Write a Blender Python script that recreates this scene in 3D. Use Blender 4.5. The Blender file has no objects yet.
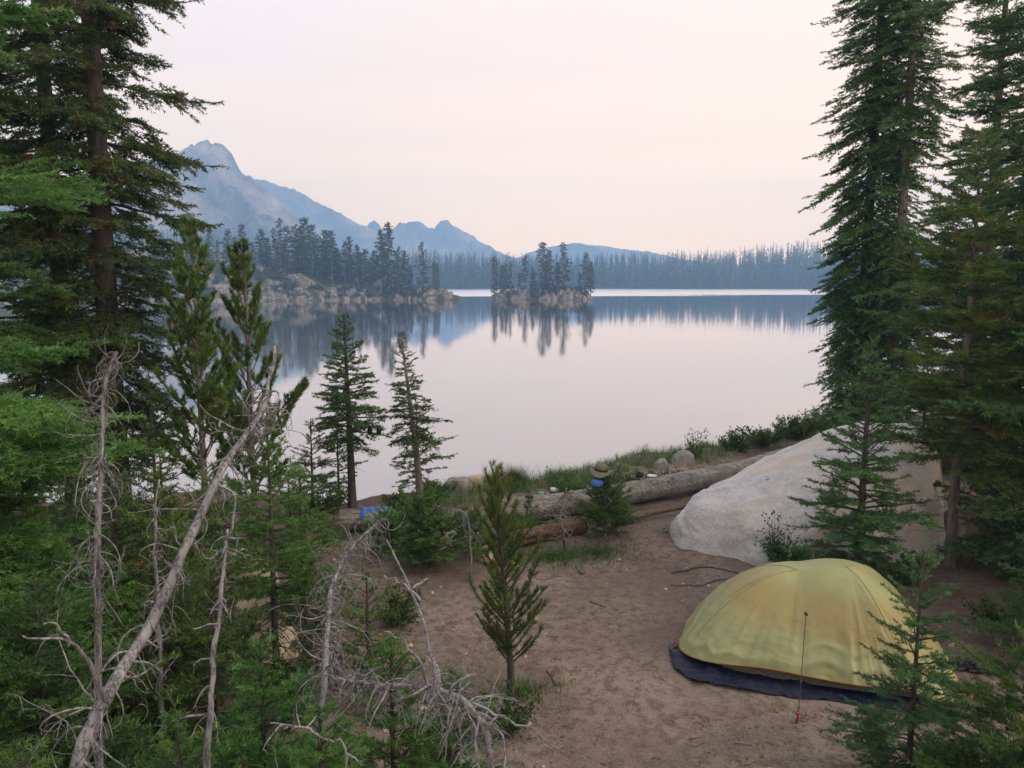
import bpy, math, random
import numpy as np
from mathutils import Vector
PI = math.pi
rad = math.radians
S = bpy.context.scene
COL = S.collection

# ------------------------------------------------------------------ camera
CZ = 3.4; PITCH = rad(7.45); FPX = 780.0
cam_d = bpy.data.cameras.new('camera'); cam = bpy.data.objects.new('camera', cam_d); COL.objects.link(cam)
cam.location = (0, 0, CZ); cam.rotation_euler = (PI/2-PITCH, 0, 0)
cam_d.sensor_width = 36; cam_d.lens = 36*FPX/1024; cam_d.clip_end = 9000; cam_d.clip_start = .05
S.camera = cam
_cp, _sp = math.cos(PITCH), math.sin(PITCH)
def ray(px, py):
    a = (px-512)/FPX; b = (384-py)/FPX
    return np.array([a, _cp+b*_sp, -_sp+b*_cp])
def P(px, py, Y):
    d = ray(px, py); t = Y/d[1]
    return np.array([d[0]*t, Y, CZ+d[2]*t])
def G(px, py, z=0.0):
    d = ray(px, py); t = (z-CZ)/d[2]
    return np.array([d[0]*t, d[1]*t, z])

# ------------------------------------------------------------------ numpy noise
def _hash(ix, iy, iz, seed):
    n = (ix.astype(np.int64)*374761393 + iy.astype(np.int64)*668265263 + iz.astype(np.int64)*2147483647 + seed*1274126177) & 0xffffffff
    n = ((n ^ (n >> 13))*1274126177) & 0xffffffff
    n = (n ^ (n >> 16)) & 0xffffffff
    return n/4294967295.0
def vnoise(p, seed=0):
    p = np.asarray(p, float); i = np.floor(p); f = p-i; f = f*f*(3-2*f); i = i.astype(np.int64)
    r = 0
    for dx in (0, 1):
        for dy in (0, 1):
            for dz in (0, 1):
                w = (f[:, 0] if dx else 1-f[:, 0])*(f[:, 1] if dy else 1-f[:, 1])*(f[:, 2] if dz else 1-f[:, 2])
                r = r+w*_hash(i[:, 0]+dx, i[:, 1]+dy, i[:, 2]+dz, seed)
    return r*2-1
def fbm(p, oct=4, seed=0, ridge=False):
    a = 1.0; r = 0; p = np.asarray(p, float).copy(); tot = 0
    for k in range(oct):
        v = vnoise(p, seed+k)
        if ridge: v = 1-2*np.abs(v)
        r = r+a*v; tot += a; a *= .5; p = p*2.03+17.3
    return r/tot
def xyz(x, y, z=0): 
    x, y = np.broadcast_arrays(np.asarray(x, float), np.asarray(y, float))
    return np.stack([x.ravel(), y.ravel(), np.full(x.size, float(z))], 1)

# ------------------------------------------------------------------ mesh helpers
def mesh_np(name, V, F, smooth=False, tint=None):
    V = np.asarray(V, np.float32); F = np.asarray(F, np.int32)
    me = bpy.data.meshes.new(name); k = F.shape[1]
    me.vertices.add(len(V)); me.vertices.foreach_set('co', V.ravel())
    me.loops.add(F.size); me.loops.foreach_set('vertex_index', F.ravel())
    me.polygons.add(len(F))
    me.polygons.foreach_set('loop_start', np.arange(0, F.size, k, dtype=np.int32))
    me.polygons.foreach_set('loop_total', np.full(len(F), k, np.int32))
    me.polygons.foreach_set('use_smooth', np.full(len(F), bool(smooth)))
    if tint is not None:
        at = me.attributes.new('tint', 'FLOAT', 'FACE'); at.data.foreach_set('value', np.asarray(tint, np.float32))
    me.update(calc_edges=True)
    return me
def link(name, me, mat=None, parent=None, loc=None):
    o = bpy.data.objects.new(name, me); COL.objects.link(o)
    me.name = name
    if mat: me.materials.append(mat)
    if parent is not None: o.parent = parent
    if loc is not None: o.location = [float(q) for q in loc]
    return o
def tag(o, label=None, cat=None, group=None, kind=None):
    if label: o['label'] = label
    if cat: o['category'] = cat
    if group: o['group'] = group
    if kind: o['kind'] = kind
    return o
def empty(name, label, cat, loc, group=None):
    o = bpy.data.objects.new(name, None); COL.objects.link(o); o.location = [float(q) for q in loc]; o.empty_display_size = .1
    return tag(o, label, cat, group)
def merge(parts):
    V = []; F = []; n = 0
    for v, f in parts:
        V.append(v); F.append(np.asarray(f)+n); n += len(v)
    return np.concatenate(V), np.concatenate(F)
def tubes(pts, rads, n=6, cap=True):
    """pts (B,K,3), rads (B,K) -> quads (tip and foot are drawn in to a point)"""
    pts = np.asarray(pts, float); rads = np.asarray(rads, float)
    if pts.ndim == 2: pts = pts[None]
    if rads.ndim == 1: rads = rads[None]
    if cap:
        pts = np.concatenate([pts[:, :1], pts, pts[:, -1:]], 1)
        rads = np.concatenate([rads[:, :1]*0+1e-4, rads, rads[:, -1:]*0+1e-4], 1)
    B, K, _ = pts.shape
    q = pts.copy()
    if cap: q[:, 0] = 2*pts[:, 1]-pts[:, 2]; q[:, -1] = 2*pts[:, -2]-pts[:, -3]
    T = np.gradient(q, axis=1); T /= np.linalg.norm(T, axis=2, keepdims=True)+1e-9
    m = np.abs(T.mean(1)); ref = np.eye(3)[np.argmin(m, 1)][:, None, :]
    N = np.cross(T, np.broadcast_to(ref, T.shape)); N /= np.linalg.norm(N, axis=2, keepdims=True)+1e-9
    M = np.cross(T, N)
    a = np.arange(n)*2*PI/n
    V = pts[:, :, None]+rads[:, :, None, None]*(np.cos(a)[None, None, :, None]*N[:, :, None]+np.sin(a)[None, None, :, None]*M[:, :, None])
    V = V.reshape(-1, 3)
    b, k, j = np.meshgrid(np.arange(B), np.arange(K-1), np.arange(n), indexing='ij')
    j2 = (j+1) % n; base = b*K*n
    F = np.stack([base+k*n+j, base+k*n+j2, base+(k+1)*n+j2, base+(k+1)*n+j], -1).reshape(-1, 4)
    return V, F
def grid(X, Y, Z):
    ny, nx = X.shape
    V = np.stack([X.ravel(), Y.ravel(), Z.ravel()], 1)
    i, j = np.meshgrid(np.arange(ny-1), np.arange(nx-1), indexing='ij')
    a = i*nx+j
    return V, np.stack([a, a+1, a+nx+1, a+nx], -1).reshape(-1, 4)
def resample(pts, n):
    """smooth (Catmull-Rom) curve through pts, n samples"""
    pts = np.asarray(pts, float); m = len(pts)
    ext = np.concatenate([[2*pts[0]-pts[1]], pts, [2*pts[-1]-pts[-2]]])
    u = np.linspace(0, m-1-1e-6, n); i = u.astype(int); f = (u-i)[:, None]
    p0, p1, p2, p3 = ext[i], ext[i+1], ext[i+2], ext[i+3]
    return .5*((2*p1)+(p2-p0)*f+(2*p0-5*p1+4*p2-p3)*f**2+(3*p1-p0-3*p2+p3)*f**3)

# ------------------------------------------------------------------ materials
def new_mat(name):
    m = bpy.data.materials.new(name); m.use_nodes = True
    nt = m.node_tree; nt.nodes.clear()
    out = nt.nodes.new('ShaderNodeOutputMaterial')
    return m, nt, out
def nd(nt, typ, ins=None, **kw):
    n = nt.nodes.new(typ)
    for k, v in kw.items(): setattr(n, k, v)
    for k, v in (ins or {}).items():
        if isinstance(v, bpy.types.NodeSocket): nt.links.new(v, n.inputs[k])
        else: n.inputs[k].default_value = v
    return n
def ramp(nt, fac, stops, interp='LINEAR'):
    r = nt.nodes.new('ShaderNodeValToRGB'); r.color_ramp.interpolation = interp
    e = r.color_ramp.elements
    while len(e) < len(stops): e.new(.5)
    for s, (p, c) in zip(e, stops): s.position = p; s.color = (*c, 1)
    nt.links.new(fac, r.inputs[0]); return r.outputs[0]
def mixc(nt, f, a, b, mode='MIX'):
    m = nt.nodes.new('ShaderNodeMix'); m.data_type = 'RGBA'; m.blend_type = mode
    for s, v in ((m.inputs[0], f), (m.inputs[6], a), (m.inputs[7], b)):
        if isinstance(v, bpy.types.NodeSocket): nt.links.new(v, s)
        else: s.default_value = v if not isinstance(v, tuple) else (*v[:3], 1)
    return m.outputs[2]
def noise(nt, scale, detail=4, rough=.55, vec=None, out='Fac'):
    n = nd(nt, 'ShaderNodeTexNoise', {'Scale': scale, 'Detail': detail, 'Roughness': rough})
    if vec is not None: nt.links.new(vec, n.inputs['Vector'])
    return n.outputs[out]
def objco(nt, scale=None):
    t = nd(nt, 'ShaderNodeTexCoord').outputs['Object']
    if scale is not None:
        t = nd(nt, 'ShaderNodeMapping', {'Vector': t, 'Scale': scale}).outputs[0]
    return t
def geopos(nt, scale=None):
    t = nd(nt, 'ShaderNodeNewGeometry').outputs['Position']
    if scale is not None:
        t = nd(nt, 'ShaderNodeMapping', {'Vector': t, 'Scale': scale}).outputs[0]
    return t
def bump(nt, h, strength=.5, dist=.02, normal=None):
    b = nd(nt, 'ShaderNodeBump', {'Height': h, 'Strength': strength, 'Distance': dist})
    if normal is not None: nt.links.new(normal, b.inputs['Normal'])
    return b.outputs[0]

def mat_foliage(name, dark, light, trans=.38, brown=None):
    m, nt, out = new_mat(name)
    at = nd(nt, 'ShaderNodeAttribute', attribute_name='tint').outputs['Fac']
    oi = nd(nt, 'ShaderNodeObjectInfo').outputs['Random']
    c = ramp(nt, at, [(0, dark), (.55, tuple((d+l)/2 for d, l in zip(dark, light))), (1, light)] if brown is None else
             [(0, dark), (.5, tuple((d+l)/2 for d, l in zip(dark, light))), (.93, light), (.96, brown)])
    hs = nd(nt, 'ShaderNodeHueSaturation', {'Color': c, 'Saturation': 1.0})
    nt.links.new(nd(nt, 'ShaderNodeMapRange', {'Value': oi, 'To Min': .8, 'To Max': 1.25}).outputs[0], hs.inputs['Value'])
    nt.links.new(nd(nt, 'ShaderNodeMapRange', {'Value': oi, 'To Min': .485, 'To Max': .515}).outputs[0], hs.inputs['Hue'])
    d = nd(nt, 'ShaderNodeBsdfPrincipled', {'Base Color': hs.outputs[0], 'Roughness': .5, 'Specular IOR Level': .35})
    t = nd(nt, 'ShaderNodeBsdfTranslucent', {'Color': hs.outputs[0]})
    mx = nd(nt, 'ShaderNodeMixShader', {0: trans, 1: d.outputs[0], 2: t.outputs[0]})
    nt.links.new(mx.outputs[0], out.inputs[0])
    return m
def mat_bark(name, c1, c2, scale=1.0, bs=.6, streak=(14, 14, 2.5)):
    m, nt, out = new_mat(name)
    v = objco(nt, tuple(s*scale for s in streak))
    n1 = noise(nt, 2.2, 5, .65, v); n2 = noise(nt, .6, 3, .5, v)
    c = ramp(nt, n1, [(.3, c1), (.7, c2)])
    c = mixc(nt, .35, c, ramp(nt, n2, [(.35, tuple(q*.5 for q in c1)), (.65, c2)]))
    n3 = noise(nt, 1.1, 6, .6, objco(nt, tuple(s*scale*1.3+.5 for s in streak)))
    cr = nd(nt, 'ShaderNodeMapRange', {'Value': nd(nt, 'ShaderNodeMath', {0: nd(nt, 'ShaderNodeMath', {0: n3, 1: .5}, operation='SUBTRACT').outputs[0]}, operation='ABSOLUTE').outputs[0], 'From Min': .004, 'From Max': .022, 'To Min': .5, 'To Max': 0}).outputs[0]
    c = mixc(nt, cr, c, tuple(q*.3 for q in c1))
    hh = nd(nt, 'ShaderNodeMath', {0: n1, 1: cr}, operation='SUBTRACT').outputs[0]
    b = nd(nt, 'ShaderNodeBsdfPrincipled', {'Base Color': c, 'Roughness': .9, 'Specular IOR Level': .2, 'Normal': bump(nt, hh, bs, .015)})
    nt.links.new(b.outputs[0], out.inputs[0]); return m
def mat_simple(name, col, rough=.6, spec=.4, nscale=20, var=.25, bs=.2, bd=.003):
    m, nt, out = new_mat(name)
    n = noise(nt, nscale, 4, .6, objco(nt))
    c = ramp(nt, n, [(.3, tuple(q*(1-var) for q in col)), (.7, tuple(min(1, q*(1+var)) for q in col))])
    b = nd(nt, 'ShaderNodeBsdfPrincipled', {'Base Color': c, 'Roughness': rough, 'Specular IOR Level': spec, 'Normal': bump(nt, n, bs, bd)})
    nt.links.new(b.outputs[0], out.inputs[0]); return m

M = {}
M['fir'] = mat_foliage('fir_needles', (.022, .060, .022), (.125, .240, .068))
M['fir_bright'] = mat_foliage('bright_fir_needles', (.028, .085, .022), (.145, .285, .068))
M['fir_blue'] = mat_foliage('blue_green_needles', (.024, .064, .028), (.125, .245, .085))
M['spruce'] = mat_foliage('spruce_needles', (.024, .060, .022), (.12, .215, .066), brown=(.16, .075, .035))
M['pine'] = mat_foliage('pine_needles', (.032, .062, .022), (.13, .19, .05))
M['pine_yellow'] = mat_foliage('yellow_pine_needles', (.034, .076, .020), (.155, .255, .058), brown=(.22, .13, .04))
M['brown'] = mat_foliage('dead_needles', (.09, .05, .03), (.2, .11, .06))
M['shrub'] = mat_foliage('shrub_leaves', (.025, .065, .018), (.09, .16, .04), brown=(.2, .12, .05))
M['grass'] = mat_foliage('grass_blades', (.035, .085, .02), (.12, .22, .05))
M['far'] = mat_foliage('distant_needles', (.010, .026, .018), (.030, .052, .030), 0)
M['bark'] = mat_bark('bark_brown', (.036, .033, .032), (.10, .094, .092))
M['bark_grey'] = mat_bark('bark_grey', (.09, .08, .075), (.26, .24, .23))
M['dead'] = mat_bark('dead_grey_wood', (.075, .078, .092), (.32, .328, .36), bs=.8)
M['log'] = mat_bark('weathered_log', (.10, .094, .088), (.37, .355, .34), scale=.8, bs=.9, streak=(1.6, 22, 22))
M['rot'] = mat_bark('rotten_log', (.05, .035, .025), (.25, .175, .125), scale=.8, bs=1, streak=(1.8, 18, 18))

# ------------------------------------------------------------------ terrain near
SX = np.array([-200, -40, -12, -8, -4.5, -2.6, -1.4, .2, 1.6, 3.5, 6.4, 12, 25, 60, 200.])
SY = np.array([60, 22, 12.2, 12.6, 12.8, 12.6, 13.1, 13.9, 15.0, 16.2, 18.4, 21, 27, 45, 120.])
def sstep(a, b, x):
    t = np.clip((x-a)/(b-a), 0, 1); return t*t*(3-2*t)
def height(x, y, detail=True):
    x = np.asarray(x, float); y = np.asarray(y, float)
    z = np.zeros(np.broadcast(x, y).shape)
    k = sstep(-3.5, 1.5, x)
    z = z+1.75*(1-sstep(.4, 4.9, y))*(.55+.45*k)
    z = z+np.clip(-y, 0, 60)*.12
    z = z+.09*np.clip(x-4.8, 0, 40)*sstep(3, 6, y)+.05*np.clip(-x-6, 0, 60)
    ys = np.interp(x, SX, SY)
    s = y-ys+.25*np.sin(x*1.7)+.15*np.sin(x*4.1+1)
    z = z*(1-sstep(-4, -.2, s))
    z = z+.08*np.exp(-((s+1.3)/.8)**2)
    z = z-.75*sstep(-.9, .35, s)-2.6*sstep(.3, 9, s)
    if detail:
        q = xyz(x, y)
        z = z+(.05*fbm(q*.7, 3, 3)+.026*fbm(q*3.5, 3, 8)+.010*fbm(q*13, 2, 9)).reshape(z.shape)
    return z
def hz(x, y): return float(height(np.array([x]), np.array([y]))[0])

xs = np.concatenate([-np.geomspace(200, 11, 40), np.linspace(-10.8, 12, 360), np.geomspace(12.3, 200, 40)])
ys = np.concatenate([np.linspace(-90, -4, 20), np.linspace(-3.5, 3, 50), np.linspace(3.04, 17, 320), np.geomspace(17.2, 130, 50)])
X, Y = np.meshgrid(xs, ys); Z = height(X, Y)
V, F = grid(X, Y, Z)
m, nt, out = new_mat('forest_soil')
gp = geopos(nt)
n1 = noise(nt, .9, 5, .6, gp); n2 = noise(nt, 9, 6, .7, gp); n3 = noise(nt, 55, 4, .7, gp)
c = ramp(nt, n1, [(.36, (.125, .100, .085)), (.5, (.205, .170, .147)), (.62, (.30, .255, .222))])
c = mixc(nt, nd(nt, 'ShaderNodeMapRange', {'Value': n2, 'From Min': .45, 'From Max': .60}).outputs[0], c, (.085, .062, .05))
c = mixc(nt, .45, c, ramp(nt, n3, [(.32, (.10, .07, .055)), (.6, (.27, .22, .19))]))
vor = nd(nt, 'ShaderNodeTexVoronoi', {'Scale': 34.0, 'Vector': gp, 'Randomness': 1.0})
peb = nd(nt, 'ShaderNodeMapRange', {'Value': vor.outputs['Distance'], 'From Min': .10, 'From Max': .2, 'To Min': 1, 'To Max': 0})
sel = nd(nt, 'ShaderNodeMath', {0: nd(nt, 'ShaderNodeSeparateColor', {0: vor.outputs['Color']}).outputs[0], 1: .72}, operation='GREATER_THAN')
pf = nd(nt, 'ShaderNodeMath', {0: peb.outputs[0], 1: sel.outputs[0]}, operation='MULTIPLY')
c = mixc(nt, pf.outputs[0], c, (.42, .38, .35))
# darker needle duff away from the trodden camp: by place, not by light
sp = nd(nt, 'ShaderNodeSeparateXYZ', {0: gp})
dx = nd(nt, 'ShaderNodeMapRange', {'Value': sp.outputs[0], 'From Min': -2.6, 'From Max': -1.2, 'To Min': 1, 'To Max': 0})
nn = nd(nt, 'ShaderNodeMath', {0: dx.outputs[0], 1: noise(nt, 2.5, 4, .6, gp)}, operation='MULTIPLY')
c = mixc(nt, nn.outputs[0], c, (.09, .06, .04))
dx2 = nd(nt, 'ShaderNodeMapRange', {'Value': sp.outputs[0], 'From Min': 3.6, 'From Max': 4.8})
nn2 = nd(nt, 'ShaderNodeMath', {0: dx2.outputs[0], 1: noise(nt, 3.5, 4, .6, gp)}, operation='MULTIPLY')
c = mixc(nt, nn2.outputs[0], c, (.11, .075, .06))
hh = nd(nt, 'ShaderNodeMath', {0: n3, 1: n2}, operation='ADD')
hh2 = nd(nt, 'ShaderNodeMath', {0: hh.outputs[0], 1: pf.outputs[0]}, operation='ADD')
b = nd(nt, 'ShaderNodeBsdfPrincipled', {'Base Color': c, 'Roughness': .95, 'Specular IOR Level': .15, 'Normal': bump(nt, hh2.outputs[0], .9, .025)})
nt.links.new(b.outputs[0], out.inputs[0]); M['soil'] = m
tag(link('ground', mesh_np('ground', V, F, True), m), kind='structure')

# lake bed / land under everything far away
me = mesh_np('bed', [(-1280, -90, -4.0), (1280, -90, -4.0), (1280, 1780, -4.0), (-1280, 1780, -4.0)], [(0, 1, 2, 3)])
tag(link('lake_bed', me, mat_simple('silt', (.12, .11, .09), .9, .2, .2)), kind='structure')

# ------------------------------------------------------------------ water
WZ = -.5
m, nt, out = new_mat('lake_water')
gp = geopos(nt)
sp = nd(nt, 'ShaderNodeSeparateXYZ', {0: gp})
wv = geopos(nt, (.012, .03, 1)); wn = noise(nt, 1.0, 4, .6, wv)
# distance from shore of the wind-ruffled band (a real patch of ripples far out on the lake)
ad = nd(nt, 'ShaderNodeMath', {0: wn, 1: 90.0}, operation='MULTIPLY')
yy = nd(nt, 'ShaderNodeMath', {0: sp.outputs[1], 1: ad.outputs[0]}, operation='ADD')
xx = nd(nt, 'ShaderNodeMath', {0: sp.outputs[0], 1: .25}, operation='MULTIPLY')
yy2 = nd(nt, 'ShaderNodeMath', {0: yy.outputs[0], 1: xx.outputs[0]}, operation='SUBTRACT')
band = nd(nt, 'ShaderNodeMapRange', {'Value': yy2.outputs[0], 'From Min': 252, 'From Max': 275})
band2 = nd(nt, 'ShaderNodeMapRange', {'Value': yy2.outputs[0], 'From Min': 505, 'From Max': 520, 'To Min': 1, 'To Max': 0})
bd = nd(nt, 'ShaderNodeMath', {0: band.outputs[0], 1: band2.outputs[0]}, operation='MULTIPLY')
rough = nd(nt, 'ShaderNodeMapRange', {'Value': bd.outputs[0], 'To Min': .035, 'To Max': .30})
rv = noise(nt, 1.0, 3, .6, geopos(nt, (1.1, 2.6, 1)))
nb = bump(nt, rv, .03, .05)
gl = nd(nt, 'ShaderNodeBsdfGlossy', {'Color': (.93, .93, .95, 1), 'Roughness': rough.outputs[0], 'Normal': nb})
df = nd(nt, 'ShaderNodeBsdfDiffuse', {'Color': (.16, .17, .18, 1)})
fr = nd(nt, 'ShaderNodeFresnel', {'IOR': 2.1})
ff = nd(nt, 'ShaderNodeMapRange', {'Value': fr.outputs[0], 'From Min': .0, 'From Max': .8, 'To Min': .18, 'To Max': 1})
mx = nd(nt, 'ShaderNodeMixShader', {0: ff.outputs[0], 1: df.outputs[0], 2: gl.outputs[0]})
nt.links.new(mx.outputs[0], out.inputs[0]); M['water'] = m
me = mesh_np('w', [(-950, 8, WZ), (950, 8, WZ), (950, 900, WZ), (-950, 900, WZ)], [(0, 1, 2, 3)])
tag(link('lake', me, m), kind='structure')

# ------------------------------------------------------------------ mountains
def mat_mountain():
    m, nt, out = new_mat('granite_mountain')
    gp = geopos(nt)
    n1 = noise(nt, .016, 9, .7, geopos(nt, (1, 1, .45))); n2 = noise(nt, .006, 5, .6, gp)
    c = ramp(nt, n1, [(.40, (.06, .06, .07)), (.5, (.20, .175, .165)), (.61, (.42, .34, .29))])  # rock tones, contrast widened to paint in warm sunlit and bluish shaded faces
    geo = nd(nt, 'ShaderNodeNewGeometry'); sz = nd(nt, 'ShaderNodeSeparateXYZ', {0: gp})
    n3 = nd(nt, 'ShaderNodeMath', {0: n2, 1: 110.0}, operation='MULTIPLY')
    zz = nd(nt, 'ShaderNodeMath', {0: sz.outputs[2], 1: n3.outputs[0]}, operation='ADD')
    veg = nd(nt, 'ShaderNodeMapRange', {'Value': zz.outputs[0], 'From Min': 88, 'From Max': 120, 'To Min': .9, 'To Max': 0})
    c = mixc(nt, veg.outputs[0], c, (.035, .05, .035))
    b = nd(nt, 'ShaderNodeBsdfPrincipled', {'Base Color': c, 'Roughness': .95, 'Specular IOR Level': .1, 'Normal': bump(nt, n1, .9, 7)})
    nt.links.new(b.outputs[0], out.inputs[0]); return m
M['mount'] = mat_mountain()
KM = 1.6
def mountain(name, sil, Y0, dfront, dback, seed, rough=1.0):
    Y0, dfront, dback = Y0*KM, dfront*KM, dback*KM
    sil = np.array([P(a, b_, Y0)[[0, 2]] for a, b_ in sil])
    xs = np.linspace(sil[0, 0], sil[-1, 0], 420); rid = np.interp(xs, sil[:, 0], sil[:, 1])
    rid = rid+rough*7.5*fbm(xyz(xs*.045, xs*0), 5, seed, ridge=True)+rough*3.2*fbm(xyz(xs*.2, xs*0), 2, seed)-rough*2
    T = np.concatenate([np.linspace(-1, 0, 90), np.linspace(.02, 1, 22)])
    X, TT = np.meshgrid(xs, T)
    Y = Y0+np.where(TT < 0, TT*dfront, TT*dback)
    R = np.broadcast_to(rid, X.shape)
    prof = np.where(TT < 0, (1-np.abs(TT))**1.25*.72+.28*(1-np.abs(TT))**4, 1-np.abs(TT)**.9)
    n = fbm(xyz(X*.0125+3*fbm(xyz(X*.005, Y*.005), 2, seed+5).reshape(X.shape), Y*.0075), 5, seed+1, ridge=True).reshape(X.shape)
    edge = np.clip(np.abs(TT)*5, 0, 1)*np.clip((1-np.abs(TT))*4, 0, 1)
    Z = R*prof+n*rough*R*.24*edge
    Z = np.maximum(Z, -3)*np.where(np.abs(TT) >= .999, 0, 1)-1.5*np.where(np.abs(TT) >= .999, 1, 0)
    V, F = grid(X, Y, Z)
    return tag(link(name, mesh_np(name, V, F, False), M['mount']), kind='structure')
mountain('mountain', [(-260, 262), (-120, 225), (-30, 205), (60, 185), (130, 165), (170, 158), (188, 150), (199, 143), (207, 141), (213, 146), (222, 148), (231, 154), (239, 166), (246, 178),
          (256, 184), (272, 197), (288, 208), (300, 222), (313, 230), (325, 240), (345, 252), (385, 268), (440, 284)], 610, 230, 130, 11, 1.0)
mountain('mountain', [(120, 200), (200, 165), (250, 176), (266, 181), (284, 187), (303, 193), (320, 203), (338, 213), (352, 221), (366, 227), (390, 236), (430, 250), (475, 268), (510, 280)], 1000, 170, 105, 23, .7)
mountain('mountain', [(300, 262), (340, 245), (362, 232), (370, 222), (374, 220), (382, 230), (392, 228), (400, 222), (406, 225), (413, 221), (419, 220), (427, 227), (434, 229), (440, 222), (446, 221), (455, 227),
          (466, 232), (478, 240), (492, 248), (510, 257), (540, 270), (570, 280)], 1020, 120, 90, 37, .8)
mountain('mountain', [(470, 276), (505, 264), (525, 254), (545, 247), (572, 243), (598, 245), (620, 249), (650, 252), (680, 258), (705, 264), (735, 268), (790, 277)], 1015, 180, 95, 51, .3)

# far shore land, left hill
def land(name, fn, x0, x1, y0, y1, nx, ny, mat):
    X, Y = np.meshgrid(np.linspace(x0, x1, nx), np.linspace(y0, y1, ny))
    V, F = grid(X, Y, fn(X, Y)); return tag(link(name, mesh_np(name, V, F, False), mat), kind='structure')
def mat_rock(name, c1, c2, sc=.5, veg=None, vs=.3, bd=.3):
    m, nt, out = new_mat(name)
    gp = geopos(nt)
    n1 = noise(nt, sc, 8, .65, gp); n2 = noise(nt, sc*.22, 4, .6, gp)
    c = ramp(nt, n1, [(.33, c1), (.66, c2)])
    if veg: c = mixc(nt, nd(nt, 'ShaderNodeMapRange', {'Value': n2, 'From Min': vs, 'From Max': vs+.12}).outputs[0], veg, c)
    b = nd(nt, 'ShaderNodeBsdfPrincipled', {'Base Color': c, 'Roughness': .9, 'Specular IOR Level': .2, 'Normal': bump(nt, n1, .8, bd)})
    nt.links.new(b.outputs[0], out.inputs[0]); return m
M['shore'] = mat_rock('shore_granite', (.05, .046, .045), (.27, .245, .23), .9, (.04, .055, .03), .47)
M['shore_rock'] = mat_rock('shore_rock', (.05, .046, .045), (.27, .245, .23), 1.1)
M['hill'] = mat_rock('hill_ground', (.05, .055, .04), (.40, .33, .28), .03, (.03, .045, .03), .50, 3)
def far_h(x, y):
    sh = 430+14*np.sin(x*.013)+8*np.sin(x*.031+1)-.12*np.clip(x-60, 0, 500)
    s = y-sh
    z = -1.5+sstep(-4, 10, s)*2.2+np.clip(s-5, 0, 900)*.02+np.clip(s-5, 0, 110)*.11*sstep(70, 210, x)
    z = z+sstep(0, 60, s)*3*fbm(xyz(x*.02, y*.02), 3, 71).reshape(z.shape)
    return z
land('far_shore', far_h, -320, 900, 360, 800, 200, 90, M['hill'])
def left_h(x, y):
    # hillside behind the peninsula, climbing to the left and back
    ed = -40-.22*(y-200)
    s = ed-x+12*np.sin(y*.03)
    z = -2+sstep(-10, 20, s)*3+np.clip(s, 0, 500)*.085*sstep(190, 330, y)+np.clip(y-250, 0, 800)*.055*sstep(0, 90, s)
    z = z+sstep(0, 40, s)*sstep(200, 260, y)*7*fbm(xyz(x*.018, y*.018), 4, 77).reshape(z.shape)
    return np.where(y < 201, -2.5, z)
land('hill', left_h, -700, -20, 200, 640, 200, 160, M['hill'])

# peninsula and island
def pen_h(x, y):
    cx = np.interp(x, [-260, -190, -120, -60, -40, -26, -19, -11.5, -9], [160, 165, 168, 176, 178, 177, 174, 172, 172])
    w = np.interp(x, [-260, -190, -120, -60, -40, -26, -19, -11.5, -9], [30, 28, 25, 17, 12, 6.5, 5, 2.2, .2])
    u = (y-cx)/np.maximum(w, .1)
    z = -2.2+2.9*np.clip(1.25-np.abs(u)**2.2, 0, 1)*np.clip(w/3, 0, 1)
    hgt = np.interp(x, [-260, -150, -90, -60, -48, -40, -30, -20, -9], [14, 11, 7, 5.2, 3.4, 1.6, .9, .6, 0])
    z = z+hgt*sstep(1.1, .1, np.abs(u-.25))
    q = xyz(x, y)
    z = z+np.clip(z+1.5, 0, 1)*(.9*fbm(q*.22, 4, 5, ridge=True)+.35*fbm(q*.9, 3, 6, ridge=True)).reshape(z.shape)*np.interp(x, [-60, -20, -9], [1.5, .7, .2])
    return z
land('peninsula', pen_h, -260, -8.5, 135, 205, 700, 160, M['shore'])
def isl_h(x, y):
    cx, cy = 7.0, 178.0
    u = (x-cx)/12.2; v = (y-cy)/5.2
    d = np.sqrt(u*u+v*v)
    z = -2.2+3.1*np.clip(1.35-d**3, 0, 1)+.75*np.exp(-((x-11.5)**2/9+(y-178)**2/8))
    q = xyz(x, y)
    return z+np.clip(1.4-d, 0, 1)*(.55*fbm(q*.45, 4, 15, ridge=True)+.3*fbm(q*1.5, 3, 16, ridge=True)).reshape(z.shape)
land('island', isl_h, -7, 21, 171, 186, 260, 150, M['shore'])

# ------------------------------------------------------------------ conifers
def unit(v): return v/(np.linalg.norm(v, axis=-1, keepdims=True)+1e-9)
def needles(A, B, tint, rho, nl, nw, spread, rng, up=.15, flat=.8):
    d = B-A; L = np.linalg.norm(d, axis=1)
    n = np.maximum(1, np.floor(L*rho+rng.random(len(L)))).astype(int)
    i = np.repeat(np.arange(len(A)), n)
    t = rng.random(len(i))[:, None]
    base = A[i]+d[i]*t; ax = unit(d[i])
    r = rng.normal(size=(len(i), 3)); r[:, 2] = r[:, 2]*flat+up
    r = unit(r-ax*(r*ax).sum(1, keepdims=True))
    sp = spread*(.6+.8*rng.random(len(i)))[:, None]
    dr = ax*np.cos(sp)+r*np.sin(sp)
    ln = nl*(.65+.6*rng.random(len(i)))[:, None]
    s = unit(np.cross(dr, rng.normal(size=dr.shape)))*nw*.5
    V = np.stack([base-s, base+s, base+dr*ln*.55+s*.9, base+dr*ln], 1)
    tt = np.clip(tint[i]+rng.normal(size=len(i))*.06, 0, 1)
    return V, tt
def needle_mesh(name, sets):
    V = np.concatenate([s[0] for s in sets]); t = np.concatenate([s[1] for s in sets])
    n = len(V); F = np.arange(n*4).reshape(n, 4)
    return mesh_np(name, V.reshape(-1, 3), F, False, t)

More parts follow.
